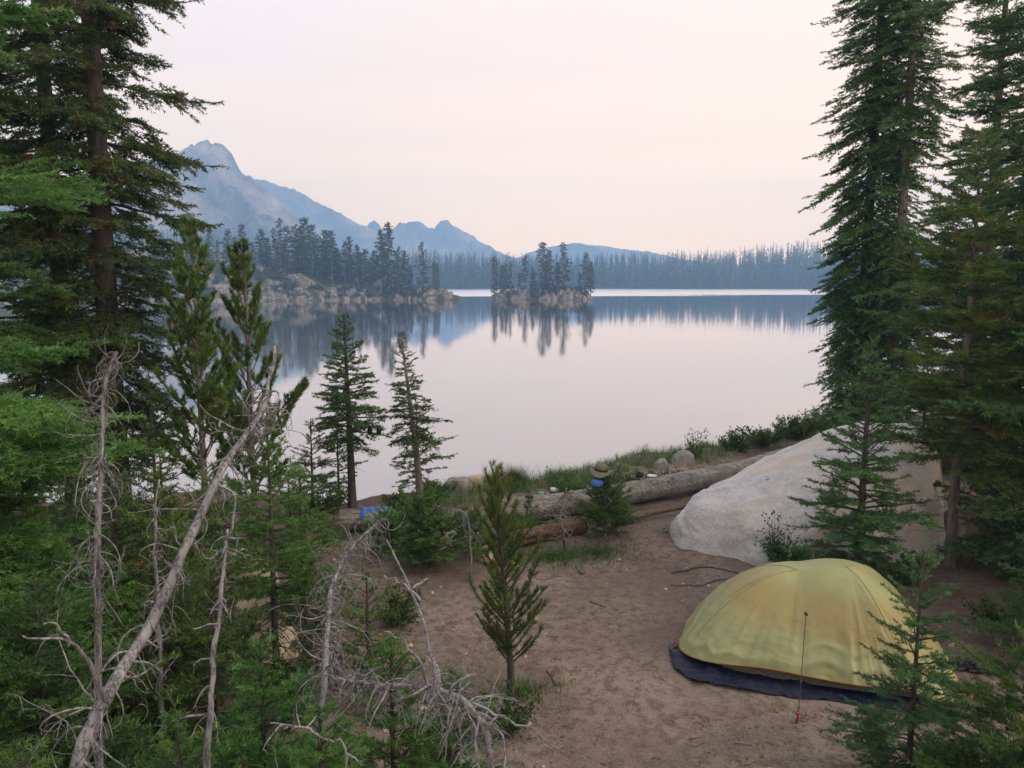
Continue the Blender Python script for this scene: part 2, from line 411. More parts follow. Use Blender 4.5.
def branch_curves(base, az, L, el0, droop, turn, K, rng, wob=.05):
    s = np.linspace(0, 1, K)
    e = el0[:, None]-droop[:, None]*s[None]+turn[:, None]*s[None]**3
    ds = (L/(K-1))[:, None]
    h = np.concatenate([np.zeros((len(L), 1)), np.cumsum(np.cos(e[:, :-1])*ds, 1)], 1)
    v = np.concatenate([np.zeros((len(L), 1)), np.cumsum(np.sin(e[:, :-1])*ds, 1)], 1)
    a = az[:, None]+np.cumsum(rng.normal(size=(len(L), K))*wob, 1)*s
    P_ = np.stack([np.cos(a)*h, np.sin(a)*h, v], -1)
    return base[:, None]+P_
def interp_poly(C, i, u):
    K = C.shape[1]; x = np.clip(u, 0, .9999)*(K-1); k = x.astype(int); f = (x-k)[:, None]
    p = C[i, k]*(1-f)+C[i, k+1]*f; tg = unit(C[i, k+1]-C[i, k]); return p, tg
def side_twigs(C, L, i, u, ang, tl, rng, updir=.0, sag=.15):
    """one twig per (i,u) leaving curve i; returns two-piece curves (N,3,3)"""
    p, tg = interp_poly(C, i, u)
    up = np.array([0, 0, 1.0]); sv = unit(np.cross(tg, up))
    sg = np.where(rng.random(len(i)) < .5, -1, 1)[:, None]
    upv = unit(np.cross(sv, tg))
    d = unit(tg*np.cos(ang)[:, None]+sg*sv*np.sin(ang)[:, None]+upv*(updir+rng.normal(size=len(i))*.16)[:, None])
    l = tl[:, None]
    m = p+d*l*.5
    d2 = unit(d*.8+tg*.35+np.array([0, 0, -sag]))
    return np.stack([p, m, m+d2*l*.5], 1)

def conifer_meshes(H, R, zb=.2, r0=None, seed=0, nb=None, dens=1.0, el=(55, -12), droop=.35, turn=.45, pw=.8,
                   rho=60, nl=.03, nw=.006, spread=.75, u0=.15, tws=.07, twl=.42, sub=True, lean=(0, 0), bendy=.02,
                   irr=.22, top=.02, bare=0, bare_len=.5, wood=True, sway=None, updir=.05, sag=.15, flat=.8, az_bias=None, browns=.03, sides=7, gapz=None):
    rng = np.random.default_rng(seed)
    r0 = r0 or H*.009+.006
    K = 24; t = np.linspace(0, 1, K)
    tr = np.stack([lean[0]*t**1.3+bendy*H*.3*np.sin(t*5+seed)*t*(1-t), lean[1]*t**1.3+bendy*H*.3*np.cos(t*4+seed*2)*t*(1-t), -.25*(1-t)**8+H*t], 1)
    rr = r0*(1-t)**.85+.004+r0*.5*np.exp(-t*H/.18)
    parts = [tubes(tr, rr, sides+3)]
    nb = nb or int((H-zb)*(36 if R < 1 else 27)*dens)
    tt = (np.arange(nb)+rng.random(nb))/nb          # 0 top .. 1 bottom
    tt = tt**.92
    z = H-(H-zb)*(top+(1-top)*tt)
    az = np.arange(nb)*2.399+rng.normal(size=nb)*.5
    Lr = R*(tt**pw*(1-.35*np.clip((tt-.8)/.2, 0, 1))+.07)*np.exp(rng.normal(size=nb)*irr)
    if az_bias: Lr = Lr*(1+az_bias[1]*np.cos(az-az_bias[0]))
    if gapz: 
        for g0, g1 in gapz: Lr = np.where((z > g0) & (z < g1), Lr*.35, Lr)
    Lr = np.clip(Lr, .03, R*1.45)
    e0 = np.radians(el[0]+(el[1]-el[0])*tt**.8)+rng.normal(size=nb)*.12
    base = np.stack([np.interp(z/H, t, tr[:, 0]), np.interp(z/H, t, tr[:, 1]), z], 1)
    C = branch_curves(base, az, Lr, e0, droop*(.5+tt*.8), turn*(.6+.6*rng.random(nb)), 7, rng)
    br = (.004+.012*Lr[:, None]*np.ones(7)*r0/(.014*H+.01)**1)*np.linspace(1, .25, 7)[None]
    if wood: parts.append(tubes(C, np.minimum(br, r0*.35), 4))
    # twigs
    sets = []
    nt_ = np.maximum(2, (Lr*(1-u0)/tws*2).astype(int))
    i = np.repeat(np.arange(nb), nt_)
    u = u0+(1-u0)*rng.random(len(i))**.9
    shape = np.clip((1-u)*1.25, .12, .8)
    tl = np.maximum(twl*Lr[i]*shape*(.6+.7*rng.random(len(i))), nl*.8)
    ang = np.radians(58-14*u)+rng.normal(size=len(i))*.12
    T = side_twigs(C, Lr, i, u, ang, tl, rng, updir, sag)
    tb = rng.random(nb); tint_b = .25+.5*tb
    tint_t = np.clip(tint_b[i]+rng.normal(size=len(i))*.16, 0, .9)
    brn = rng.random(len(i)) < browns*rng.choice([0, 2], size=nb)[i]
    tint_t = np.where(brn, 1.0, tint_t)
    def nd_(A, B, ti): sets.append(needles(A, B, ti, rho, nl, nw, spread, rng, .15, flat))
    nd_(T[:, 0], T[:, 1], tint_t); nd_(T[:, 1], T[:, 2], tint_t)
    ks = [k for k in range(6) if (k+1)/6 > u0]
    for k in ks: nd_(C[:, k], C[:, k+1], tint_b)
    if sub:
        n2 = np.minimum(np.maximum(0, (tl/(tws*.75)*2)).astype(int), 14)
        j = np.repeat(np.arange(len(T)), n2); uu = .15+.85*rng.random(len(j))
        tl2 = np.maximum(tl[j]*.42*np.clip(1.2-uu, .25, 1)*(.6+.7*rng.random(len(j))), nl*.5)
        T2 = side_twigs(T, tl, j, uu, np.radians(50)+rng.normal(size=len(j))*.15, tl2, rng, updir, sag*.6)
        ti2 = np.clip(tint_t[j]+rng.normal(size=len(j))*.1, 0, .92); ti2 = np.where(brn[j], 1.0, ti2)
        nd_(T2[:, 0], T2[:, 2], ti2)
    # leader
    lead = tr[-4:]; nd_(lead[:-1], lead[1:], np.full(3, .6))
    if bare:
        zz = rng.random(bare)*zb*.95+.03*H
        a = rng.random(bare)*2*PI; Lb = R*bare_len*(.4+.7*rng.random(bare))
        bb = np.stack([np.interp(zz/H, t, tr[:, 0]), np.interp(zz/H, t, tr[:, 1]), zz], 1)
        Cb = branch_curves(bb, a, Lb, rng.normal(size=bare)*.3-.1, np.full(bare, .5), rng.normal(size=bare)*.4, 8, rng, .12)
        parts.append(tubes(Cb, (.003+.006*Lb)[:, None]*np.linspace(1, .3, 8)[None], 4))
    return merge(parts), needle_mesh('crown', sets), C

def tree(name, label, cat, px, Y, pytop, R, fol='fir', bark='bark', group=None, x=None, H=None, yaw=0, **kw):
    top = P(px, pytop, Y)
    pb = 384+FPX*math.tan(math.atan2(CZ, Y)-PITCH); pm_ = (max(pytop, 0)+min(pb, 768))/2
    X_ = P(px, pm_, Y)[0] if x is None else x
    z0 = hz(X_, Y); H = H or top[2]-z0
    root = empty(name, label, cat, (X_, Y, z0), group); root.rotation_euler[2] = yaw
    (v, f), crown, C = conifer_meshes(H, R, **kw)
    link('trunk', mesh_np('trunk', v, f, True), M[bark], root)
    link('crown', crown, M[fol], root)
    root['_h'] = H
    del root['_h']
    return root, C
GL = 'green conifers around the camp'
FIR = dict(el=(50, -5), droop=.3, turn=.45, sub=True)
# needle sizes by how near a tree stands
def near(Y): return dict(rho=min(240, 800/Y), nl=.026+.0015*Y, nw=.0026+.00095*Y, tws=.030+.0045*Y)

# ------------------------------------------------------------------ far trees
def far_proto(seed, R, **kw):
    rng = np.random.default_rng(seed)
    a = dict(zb=.6, r0=.16, nb=70, el=(25, -20), droop=.1, turn=.2, pw=.55, rho=7, nl=.42, nw=.20, spread=.8, u0=.1, tws=.42, twl=.5, sub=False, irr=.3, sides=3, wood=False)
    a.update(kw)
    (v, f), crown, C = conifer_meshes(10.0, R, seed=seed, **a)
    t = mesh_np('trunk', v, f, True); t.materials.append(M['bark_grey']); crown.materials.append(M['far'])
    return t, crown
PROTO = [far_proto(201, 1.15), far_proto(202, .8, pw=.3), far_proto(203, 1.35, zb=2.2), far_proto(204, .95, nb=46, irr=.5, zb=1.5, gapz=[(6.8, 8.2)]),
         far_proto(205, 1.5, nb=60, irr=.45, pw=.45), far_proto(206, .6, nb=40, zb=3.0, pw=.25)]
def far_tree(k, x, y, z, h, wd, yaw, label, group, lean=0):
    t, c = PROTO[k]
    r = empty('conifer_tree', label, 'tree', (x, y, z-.15), group)
    r.rotation_euler = (0, lean, yaw); s = h/10; r.scale = (s*wd, s*wd, s)
    for nm, me in (('trunk', t), ('crown', c)):
        o = bpy.data.objects.new(nm, me); COL.objects.link(o); o.parent = r
    return r
frng = np.random.default_rng(9)
def put_far(px, top, Y, k, wd, label, group, hf, lean=0):
    p = P(px, top, Y); z = max(float(hf(np.array([[p[0]]]), np.array([[Y]]))[0, 0]), -.3)
    return far_tree(k, p[0], Y, z, p[2]-z, wd, frng.random()*6.28, label, group, lean)
GI = 'conifers on the rocky island'
for px, top, Y, k, wd, lab, ln in [
    (494.6, 256, 178, 1, 1.0, 'narrow conifer at the left end of the island', 0),
    (501.5, 265, 177, 1, 1.2, 'short conifer second from the left on the island', 0),
    (505.6, 263, 179, 1, 1.1, 'conifer third from the left on the island', 0),
    (510.3, 262, 178, 3, 1.2, 'conifer fourth from the left on the island', 0),
    (518.5, 271, 176, 5, 1.5, 'low tree leaning left on the island left of its narrow spire', -.35),
    (524.6, 255, 179, 5, 1.3, 'narrow spire conifer standing apart left of the island centre', 0),
    (532.5, 267, 178, 2, 1.0, 'small conifer on the island left of its tallest tree', 0),
    (542.8, 241, 177, 0, 1.25, 'tallest dense conifer on the island', 0),
    (549.3, 249, 179, 0, 1.0, 'conifer tucked to the right of the tallest island tree', 0),
    (557.5, 262, 178, 2, 1.0, 'small conifer left of the gappy tall island tree', 0),
    (564.0, 242, 177, 3, 1.35, 'tall gappy conifer right of the island centre', 0),
    (579.5, 272, 178, 0, 1.0, 'small conifer between the two right island trees', 0),
    (586.0, 252, 177, 4, .85, 'broad conifer near the right end of the island', 0),
    (591.0, 261, 179, 2, .9, 'rightmost conifer on the island', 0)]:
    put_far(px, top, Y, k, wd, lab, GI, isl_h, ln)
GP = 'conifers on the rocky peninsula'
for px, top, Y, k, wd, lab in [
    (434, 261, 172, 1, .9, 'rightmost conifer at the tip of the peninsula'),
    (437.5, 263, 173, 1, .8, 'small twin beside the rightmost peninsula conifer'),
    (421.5, 242, 172, 3, 1.2, 'ragged conifer with bent top near the peninsula tip'),
    (410, 264, 174, 0, 1.1, 'small conifer left of the ragged peninsula tree'),
    (404.5, 250, 174, 2, .9, 'mid height conifer left of the peninsula tip group'),
    (398, 246, 173, 4, .8, 'spreading conifer in the middle of the peninsula tip group'),
    (388, 221, 174, 0, 1.1, 'tallest conifer on the peninsula tip'),
    (380, 229, 173, 2, .85, 'second tallest conifer on the peninsula tip'),
    (373.5, 250, 175, 2, .9, 'conifer at the left of the peninsula tip group')]:
    put_far(px, top, Y, k, wd, lab, GP, pen_h)
for px, top in [(364, 249), (356, 246), (348, 236), (343, 241), (338, 243), (331, 232), (326, 230), (321, 238), (311, 222), (305, 216), (298, 225), (293, 227), (287, 223),
                (280, 214), (274, 228), (267, 238), (260, 232), (252, 240), (243, 226), (234, 236), (226, 228), (216, 236), (208, 226), (196, 234), (186, 225), (368, 258), (360, 256), (352, 252), (335, 250), (316, 236),
                (302, 238), (284, 236), (270, 246), (248, 248), (150, 225), (130, 230), (90, 228), (60, 222), (30, 226), (10, 232)]:
    Y = 180+frng.random()*9
    put_far(px+frng.normal(), top+frng.normal()*2, Y, int(frng.choice([0, 0, 1, 2, 2, 3, 4])), .95+.3*frng.random(), 'grey green conifer in the dense stand on the rocky peninsula', 'dense stand on the peninsula', pen_h)
def put_stuff_forest(name, pts, hs, ws, seed, n=30):
    rng = np.random.default_rng(seed); N = len(pts)
    t = (np.arange(n)+rng.random((N, n)))/n
    az = rng.random((N, n))*2*PI
    w = ws[:, None]*(.12+.9*t**.8)*(.6+.6*rng.random((N, n)))
    h = hs[:, None]*(1-.92*t)
    B = pts[:, None]+np.stack([0*h, 0*h, h], -1)
    D = np.stack([np.cos(az)*w, np.sin(az)*w, -w*.35], -1)
    sd = np.stack([-np.sin(az), np.cos(az), 0*az], -1)*w[..., None]*.32
    up = np.array([0, 0, 1])*(hs[:, None, None]*.045)
    q = np.stack([B+up, B+D*.6-sd, B+D, B+D*.6+sd], 2).reshape(-1, 3)
    F = np.arange(len(q)).reshape(-1, 4)
    # trunks: slim three-sided spikes
    a = np.array([0, 2.09, 4.19]); r = hs[:, None]*.012+.05
    base = pts[:, None]+np.stack([np.cos(a)*r, np.sin(a)*r, 0*r-.8+0*a], -1)
    top = pts+np.stack([0*hs, 0*hs, hs*1.04], -1)
    tv = np.concatenate([base, top[:, None]], 1).reshape(-1, 3); k = np.arange(N)[:, None]*4
    tf = np.concatenate([np.concatenate([k, k+1, k+3, k+3], 1), np.concatenate([k+1, k+2, k+3, k+3], 1), np.concatenate([k+2, k, k+3, k+3], 1)])
    V = np.concatenate([q, tv]); 
    t3 = tf[:, :3]+len(q)
    F3 = np.concatenate([F[:, [0, 1, 2]], F[:, [0, 2, 3]], t3])
    tt = np.concatenate([np.tile(np.repeat(rng.random(N), n), 2), np.full(len(t3), .1)])
    return tag(link(name, mesh_np(name, V, F3, False, tt), M['far']), name.replace('_', ' '), None, None, 'stuff')
def scatter(n, fx, fy, hf, zmin, rng, hmin, hmax):
    x = fx(n); y = fy(n, x); z = hf(x[:, None], y[:, None])[:, 0]; ok = z > zmin
    x, y, z = x[ok], y[ok], z[ok]
    return np.stack([x, y, z], 1), hmin+(hmax-hmin)*rng.random(len(x))**1.7
r_ = np.random.default_rng(77)
sh = lambda x: 430+14*np.sin(x*.013)+8*np.sin(x*.031+1)-.12*np.clip(x-60, 0, 500)
pts, hs = scatter(8500, lambda n: r_.uniform(-260, 480, n), lambda n, x: sh(x)+4+np.where(r_.random(n) < .55, r_.exponential(22, n), r_.uniform(0, 115, n)*sstep(40, 170, x)+r_.random(n)*30), far_h, -.2, r_, 7, 20)
put_stuff_forest('far_shore_forest', pts, hs, hs*.17, 1)
pts, hs = scatter(5200, lambda n: -30-r_.random(n)**.8*620, lambda n, x: 215+r_.random(n)**1.1*620, left_h, .6, r_, 6, 15)
den = fbm(pts*np.array([.02, .02, 0]), 3, 91); ok = den > -.12
put_stuff_forest('hillside_forest', pts[ok], hs[ok], hs[ok]*.12, 2, 36)
# low green scrub on island and peninsula
def scrub(name, n, xr, yr, hf, seed, zlo, zhi, s):
    rng = np.random.default_rng(seed); x = rng.uniform(*xr, n); y = rng.uniform(*yr, n); z = hf(x[:, None], y[:, None])[:, 0]
    d = fbm(xyz(x*.35, y*.35), 2, seed); ok = (z > zlo) & (z < zhi) & (d > .0)
    p = np.stack([x, y, z], 1)[ok]; hs = s*(.5+rng.random(len(p)))
    return put_stuff_forest(name, p, hs, hs*.9, seed, 16)
scrub('island_scrub', 1500, (-6, 20), (172, 184), isl_h, 5, .1, 3, .9)
scrub('peninsula_scrub', 5000, (-110, -14), (158, 190), pen_h, 6, .1, 12, 1.0)

def rubble(name, n, xr, yr, hf, seed, smin, smax, label):
    rng = np.random.default_rng(seed); x = rng.uniform(*xr, n); y = rng.uniform(*yr, n); z = hf(x[:, None], y[:, None])[:, 0]
    ok = (z > -.6) & (z < 1.3+.4*rng.random(n)); x, y, z = x[ok], y[ok], z[ok]; N = len(x)
    g = np.array([(a, b_, c) for a in (-1, 1) for b_ in (-1, 1) for c in (-1, 1)], float)
    V = g[None]*(.75+.5*rng.random((N, 8, 1)))*(.5+rng.random((N, 1, 3))*[1, 1, .7]); V[..., :2] *= np.where(g[None, :, 2:] > 0, .6, 1)
    a = rng.random(N)*6.28; s = smin+(smax-smin)*rng.random(N)**3; ca, sa = np.cos(a)[:, None], np.sin(a)[:, None]
    V = np.stack([V[..., 0]*ca-V[..., 1]*sa, V[..., 0]*sa+V[..., 1]*ca, V[..., 2]+V[..., 0]*.3*(rng.random((N, 1))-.5)], -1)*s[:, None, None]+np.stack([x, y, z], 1)[:, None]
    Q = np.array([(0, 1, 3, 2), (4, 6, 7, 5), (0, 4, 5, 1), (2, 3, 7, 6), (1, 5, 7, 3), (0, 2, 6, 4)])
    F = (Q[None]+8*np.arange(N)[:, None, None]).reshape(-1, 4)
    return tag(link(name, mesh_np(name, V.reshape(-1, 3), F, False), M['shore_rock']), label, kind='stuff')
rubble('island_rocks', 1500, (-7, 21), (171, 184), isl_h, 3, .12, .65, 'broken granite blocks round the island shore')
rubble('peninsula_rocks', 6500, (-120, -13), (140, 182), pen_h, 4, .12, .85, 'broken granite blocks along the peninsula shore')

# --- tall trees, left
tree('fir_tree', 'big bright green fir reaching in over the left edge of the picture', 'tree', -150, 5.0, -500, 1.5, 'fir_bright', H=8.2, seed=3, zb=.2,
     el=(35, -14), droop=.25, turn=.5, twl=.5, dens=.62, irr=.3, az_bias=(0, .2), **near(5.6))
tree('spruce_tree', 'tall dark spruce with thick bare trunk, right one of the pair on the left', 'tree', 105, 9.5, -600, .98, 'spruce', H=14, r0=.15, seed=5, zb=1.3, pw=.45,
     el=(25, -22), droop=.25, turn=.75, twl=.5, dens=.78, irr=.34, sag=.5, bare=26, bare_len=.6, browns=.03, **near(9.5))
tree('spruce_tree', 'tall dark spruce, the left one of the pair standing on the left', 'tree', 58, 10.6, -600, 1.05, 'spruce', H=14.5, r0=.13, seed=8, zb=1.4, pw=.45,
     el=(25, -20), droop=.25, turn=.7, twl=.5, dens=.6, irr=.34, sag=.5, bare=22, browns=.02, **near(10))
tree('fir_tree', 'dark fir on the far left edge behind the bright boughs', 'tree', -30, 9.0, -300, 1.5, 'fir', H=11, seed=12, zb=.3, dens=.7, **FIR, **near(9))
# pines against the lake, left
PINE = dict(el=(66, 42), droop=-.15, turn=.25, sub=False, spread=.55, twl=.32, updir=.25, sag=-.2, flat=1.0)
def npine(Y): return dict(rho=min(620, 4600/Y), nl=.068, nw=.0032+.0006*Y, tws=.08)
tree('pine_tree', 'young pine with upswept tufted branches, left one of two against the lake', 'tree', 200, 9.0, 218, .85, 'pine_yellow', 'bark_grey', seed=21, zb=.9, dens=.58, pw=.7, u0=.35, irr=.3, **PINE, **npine(9))
tree('pine_tree', 'young pine with upswept tufted branches, right one of two against the lake', 'tree', 250, 9.6, 243, .85, 'pine_yellow', 'bark_grey', seed=22, zb=.6, dens=.58, pw=.7, u0=.35, irr=.3, **PINE, **npine(9))
# three slender firs at the water
tree('fir_tree', 'slender fir at the water with long bare lower trunk, dark bundles hanging on its right', 'tree', 350, 11.0, 312, .56, 'fir', 'bark', seed=31, zb=.98, r0=.062, dens=1.5, twl=.6, irr=.15, lean=(-.05, 0), bare=8, bare_len=.35, pw=.7, el=(40, -8), droop=.2, turn=.35, **near(11))
tree('fir_tree', 'slender dark fir at the water with leaning bare trunk, right of the one with bundles', 'tree', 420, 11.2, 342, .44, 'fir', 'bark_grey', seed=32, zb=.98, r0=.055, dens=1.5, twl=.6, irr=.18, lean=(-.26, 0), bare=6, bare_len=.25, pw=.9, el=(38, -20), droop=.25, turn=.35, H=2.62, **near(11))
tree('fir_tree', 'small fir at the water right behind the leaning bare trunk', 'tree', 417, 12.0, 402, .52, 'fir', seed=33, zb=.1, dens=1.1, **FIR, **near(11))
tree('fir_tree', 'small thin fir at the water behind the left slender trunk', 'tree', 338, 11.6, 418, .42, 'fir', seed=34, zb=.1, dens=1, **FIR, **near(11))
tree('fir_tree', 'small dark fir between the right pine and the slender firs', 'tree', 312, 10.8, 420, .5, 'fir', seed=35, zb=.1, **FIR, **near(11))
# left thicket
LT = [
 ('narrow dark fir with a pointed top right of the tall spruces', 155, 8.6, 372, .55, 'fir', 41, {}),
 ('fir with a thin dark trunk and brown lower twigs left of the clearing', 272, 6.2, 408, .62, 'fir_bright', 42, dict(zb=.75, bare=40, bare_len=.8)),
 ('full green fir left of the curly dead tree', 302, 7.4, 470, .72, 'fir_bright', 43, {}),
 ('bright fir below the boughs at the left edge', 12, 5.4, 430, .95, 'fir_bright', 44, {}),
 ('green fir behind the upright dead trunk', 118, 6.6, 455, .75, 'fir', 45, {}),
 ('green fir with browned twigs in front of the tall spruces', 168, 5.6, 455, .7, 'pine_yellow', 46, {}),
 ('low green fir near the lower left edge', 42, 4.4, 575, .8, 'fir', 47, {}),
 ('low fir crossed by the leaning silver trunk', 215, 5.2, 560, .6, 'fir', 48, {}),
 ('fir sapling between the silver trunk and the curly dead tree', 262, 4.4, 640, .55, 'fir_bright', 49, {}),
 ('fir sapling under the arching dead top', 392, 3.9, 640, .5, 'fir_bright', 50, {}),
 ('small green fir just right of the curly dead tree', 368, 6.0, 572, .42, 'fir_bright', 51, {}),
 ('low fir sapling at the bottom edge under the curly dead tree', 320, 3.2, 706, .42, 'fir_bright', 52, {}),
 ('low fir sapling at the bottom edge right of the silver trunk', 178, 3.2, 715, .45, 'fir_bright', 53, {}),
 ('fir sapling at the bottom left corner', 20, 3.0, 745, .5, 'fir_bright', 54, {}),
 ('low fir behind the beige boulder on the left', 205, 8.6, 480, .75, 'fir', 55, {}),
 ('bushy fir filling the gap below the left pine', 235, 8.0, 500, .6, 'fir_bright', 56, {}),
 ('fir sapling right of the arching dead top', 452, 4.0, 668, .42, 'fir', 57, {}),
 ('low fir at the shore left of the slender firs', 290, 9.5, 470, .6, 'fir', 58, {}),
 ('dark fir low behind the upright dead trunk', 75, 7.6, 480, .9, 'fir', 59, {}),
]
for lab, px, Y, top, R, fol, sd, ex in LT:
    kw = dict(zb=.06, dens=1.05, el=(48, -2), droop=.25, turn=.4, sub=True); kw.update(near(Y)); kw.update(ex)
    kw['dens'] = 1.0 if Y > 5 else 1.6
    tree('fir_tree', lab, 'tree', px, Y, top, R, fol, seed=sd, **kw)
# bushy low firs on the flat
for lab, px, Y, top, R, fol, sd in [
   ('wide bushy fir beside the left end of the camp log', 430, 9.0, 505, .6, 'fir_bright', 61),
   ('low fir bush touching the young pine from behind', 474, 9.4, 524, .42, 'fir', 62),
   ('round green bush in front of the log below the olive hat', 606, 10.1, 480, .48, 'fir_bright', 63),
   ('low green bush left of the wide bushy fir', 392, 9.6, 520, .45, 'fir_bright', 64)]:
    tree('fir_bush', lab, 'bush', px, Y, top, R, fol, seed=sd, zb=.02, dens=3.0, el=(75, 12), droop=.2, turn=.2, pw=.35, **near(9))
# young pine in the clearing
tree('pine_tree', 'young pine with dark tufts standing alone in the dirt clearing', 'tree', 503, 6.05, 474, .42, 'pine_yellow', 'bark', seed=71, zb=.24, dens=1.25, pw=.4, u0=.25, lean=(-.14, 0), r0=.024, x=-.0, irr=.3, browns=.12, **PINE, **dict(rho=520, nl=.046, nw=.005, tws=.10))
# --- right
tree('fir_tree', 'tall dark fir above the boulder, leftmost of the tall right group', 'tree', 868, 15.0, -300, 1.05, 'fir', H=15, r0=.11, seed=81, zb=.2, pw=.38, el=(-5, -45), droop=.1, turn=.6, dens=1.9, irr=.2, **near(13))
tree('fir_tree', 'tall dark fir with light bare trunk in the middle of the tall right group', 'tree', 900, 14.4, -300, .85, 'fir', 'bark_grey', H=14.5, r0=.1, seed=82, zb=.8, pw=.4, el=(-5, -45), droop=.1, turn=.6, dens=1.4, bare=20, irr=.25, gapz=[(4.3, 5.6)], **near(13))
tree('fir_tree', 'tall fir at the back right between the two dense crowns', 'tree', 990, 17.0, -200, 1.3, 'fir', H=13, seed=83, zb=.3, pw=.6, dens=.6, **FIR, **near(14))
tree('fir_tree', 'large dark layered fir in the upper right corner', 'tree', 1022, 10.6, -400, 1.45, 'fir_blue', H=10.5, r0=.1, seed=84, zb=.8, pw=.5, el=(15, -20), droop=.2, turn=.4, dens=.85, irr=.28, **near(9))
tree('pine_tree', 'yellow green feathery tree with pale trunk on the right', 'tree', 966, 9.0, 128, 1.08, 'pine_yellow', 'bark_grey', seed=85, zb=1.3, r0=.06, pw=.55, el=(40, 0), droop=.3, turn=.5, dens=1.35, sub=True, bare=24, bare_len=.5, twl=.4, browns=.02, **near(9))
tree('fir_tree', 'blue green fir standing in front of the big boulder', 'tree', 864, 8.35, 338, .76, 'fir_blue', seed=86, zb=.12, r0=.05, dens=1.3, el=(48, -4), droop=.15, turn=.3, irr=.2, **near(8.5))
tree('fir_tree', 'dark fir at the right edge behind the bare soil', 'tree', 1022, 8.8, 398, .95, 'fir', seed=87, zb=.05, dens=1.1, **FIR, **near(9))
tree('fir_tree', 'small dark green fir in front of the right end of the tent', 'tree', 916, 4.75, 548, .56, 'fir_blue', seed=88, zb=.12, r0=.018, dens=1.35, el=(50, -14), droop=.05, turn=.35, irr=.25, twl=.30, pw=.75, rho=330, nl=.022, nw=.0045, tws=.034)
tree('fir_tree', 'green fir filling the lower right corner', 'tree', 1030, 4.3, 632, .66, 'fir_bright', seed=89, zb=.05, dens=1.8, **FIR, **near(4.3))
tree('fir_tree', 'blue green fir reaching in low at the right edge beside the soil slope', 'tree', 1075, 6.6, 480, .72, 'fir_blue', seed=90, zb=.05, dens=1.3, **FIR, **near(6.5))
tree('fir_tree', 'green fir between the big boulder and the pale trunked tree', 'tree', 925, 13.2, 330, .9, 'fir', seed=91, zb=.05, **FIR, **near(11))
tree('fir_tree', 'shaded fir at the back behind the pale trunked tree', 'tree', 1000, 13.0, 250, 1.2, 'fir', seed=92, zb=.05, **FIR, **near(12))
tree('fir_tree', 'fir beyond the right edge whose boughs frame the upper right', 'tree', 1130, 8.2, -100, 1.5, 'fir_blue', H=8, seed=93, zb=.3, dens=.8, **FIR, **near(8))

# --- dead trees
def curls(path, n, L, rng, r, curl=2.2, K=10, hang=.6, t0=.05, t1=.98, jit=.13):
    """dead side branches: thin, bowed, tapering"""
    m = len(path); C = []
    for k in range(n):
        u = t0+(t1-t0)*rng.random(); i = u*(m-1); a = int(min(i, m-2)); p = path[a]+(path[a+1]-path[a])*(i-a)
        tg = unit(path[a+1]-path[a]); d = rng.normal(size=3); d = unit(d-tg*(d@tg)); 
        d = unit(d+tg*rng.normal()*.3)
        l = L*(.3+.9*rng.random())*(1-.55*u); ax = unit(np.cross(d, np.array([rng.normal()*.4, rng.normal()*.4, 1])))
        c = curl*(.3+rng.random())*rng.choice([1, 1, 1, -.5]); pts = [p]; q = p.copy(); dd = d.copy()
        for s in range(K-1):
            w = c/(K-1)
            dd = unit(dd*np.cos(w)-np.cross(ax, dd)*np.sin(w)+np.array([0, 0, -hang*.08])+rng.normal(size=3)*jit)
            q = q+dd*l/(K-1); pts.append(q.copy())
        C.append(pts)
    C = np.array(C)
    return C
def dead_tree(name, label, pts, r0, r1, n, L, seed, curl=2.2, twr=.006, t0=.05, t1=.98, twigs=2, extra=None, wob=.02, mat='dead', hang=.6):
    rng = np.random.default_rng(seed)
    path = resample(np.array(pts), 40); path = path+fbm(xyz(np.arange(40)*.25, seed), 3, seed)[:, None]*wob*np.array([1, .6, .3])
    rr = np.linspace(r0, r1, 40)*(1+.10*vnoise(xyz(np.arange(40)*.9, seed), 3))
    rr[:4] *= np.array([1.3, 1.18, 1.08, 1.03])
    parts = [tubes(path, rr, 12)]
    B = curls(path, n, L, rng, twr, curl, t0=t0, t1=t1, hang=hang)
    parts.append(tubes(B, (twr*(.5+.9*rng.random(len(B))))[:, None]*np.linspace(1, .28, 10)[None], 6))
    if twigs:
        T = []
        for b in B: T.extend(curls(b, twigs, L*.45, rng, twr*.5, curl*.8, t0=.2, t1=.95, K=7, hang=hang))
        T = np.array(T); parts.append(tubes(T, (twr*.42*(.6+.7*rng.random(len(T))))[:, None]*np.linspace(1, .35, 7)[None], 4))
    # stubs of snapped branches
    S_ = curls(path, max(6, n//2), L*.09, rng, twr, .3, K=4, t0=.05, t1=.95)
    parts.append(tubes(S_, (twr*1.2)*np.ones((len(S_), 1))*np.linspace(1, .5, 4)[None], 5))
    for e_pts, ra, rb in (extra or []):
        e_ = resample(np.array(e_pts), 16); e_ = e_+fbm(xyz(np.arange(16)*.5, seed+ra*1000), 2, seed+4)[:, None]*.012
        parts.append(tubes(e_, np.linspace(ra, rb, 16), 8))
    v, f = merge(parts)
    b0 = path[0]
    v = v-b0
    o = link(name, mesh_np(name, v, f, True), M[mat], loc=b0)
    return tag(o, label, 'dead tree'), path
def foot(px, py, Y):
    """a point on the ground below the pixel ray at depth Y"""
    p = P(px, py, Y); return np.array([p[0], p[1], hz(p[0], p[1])-.05])
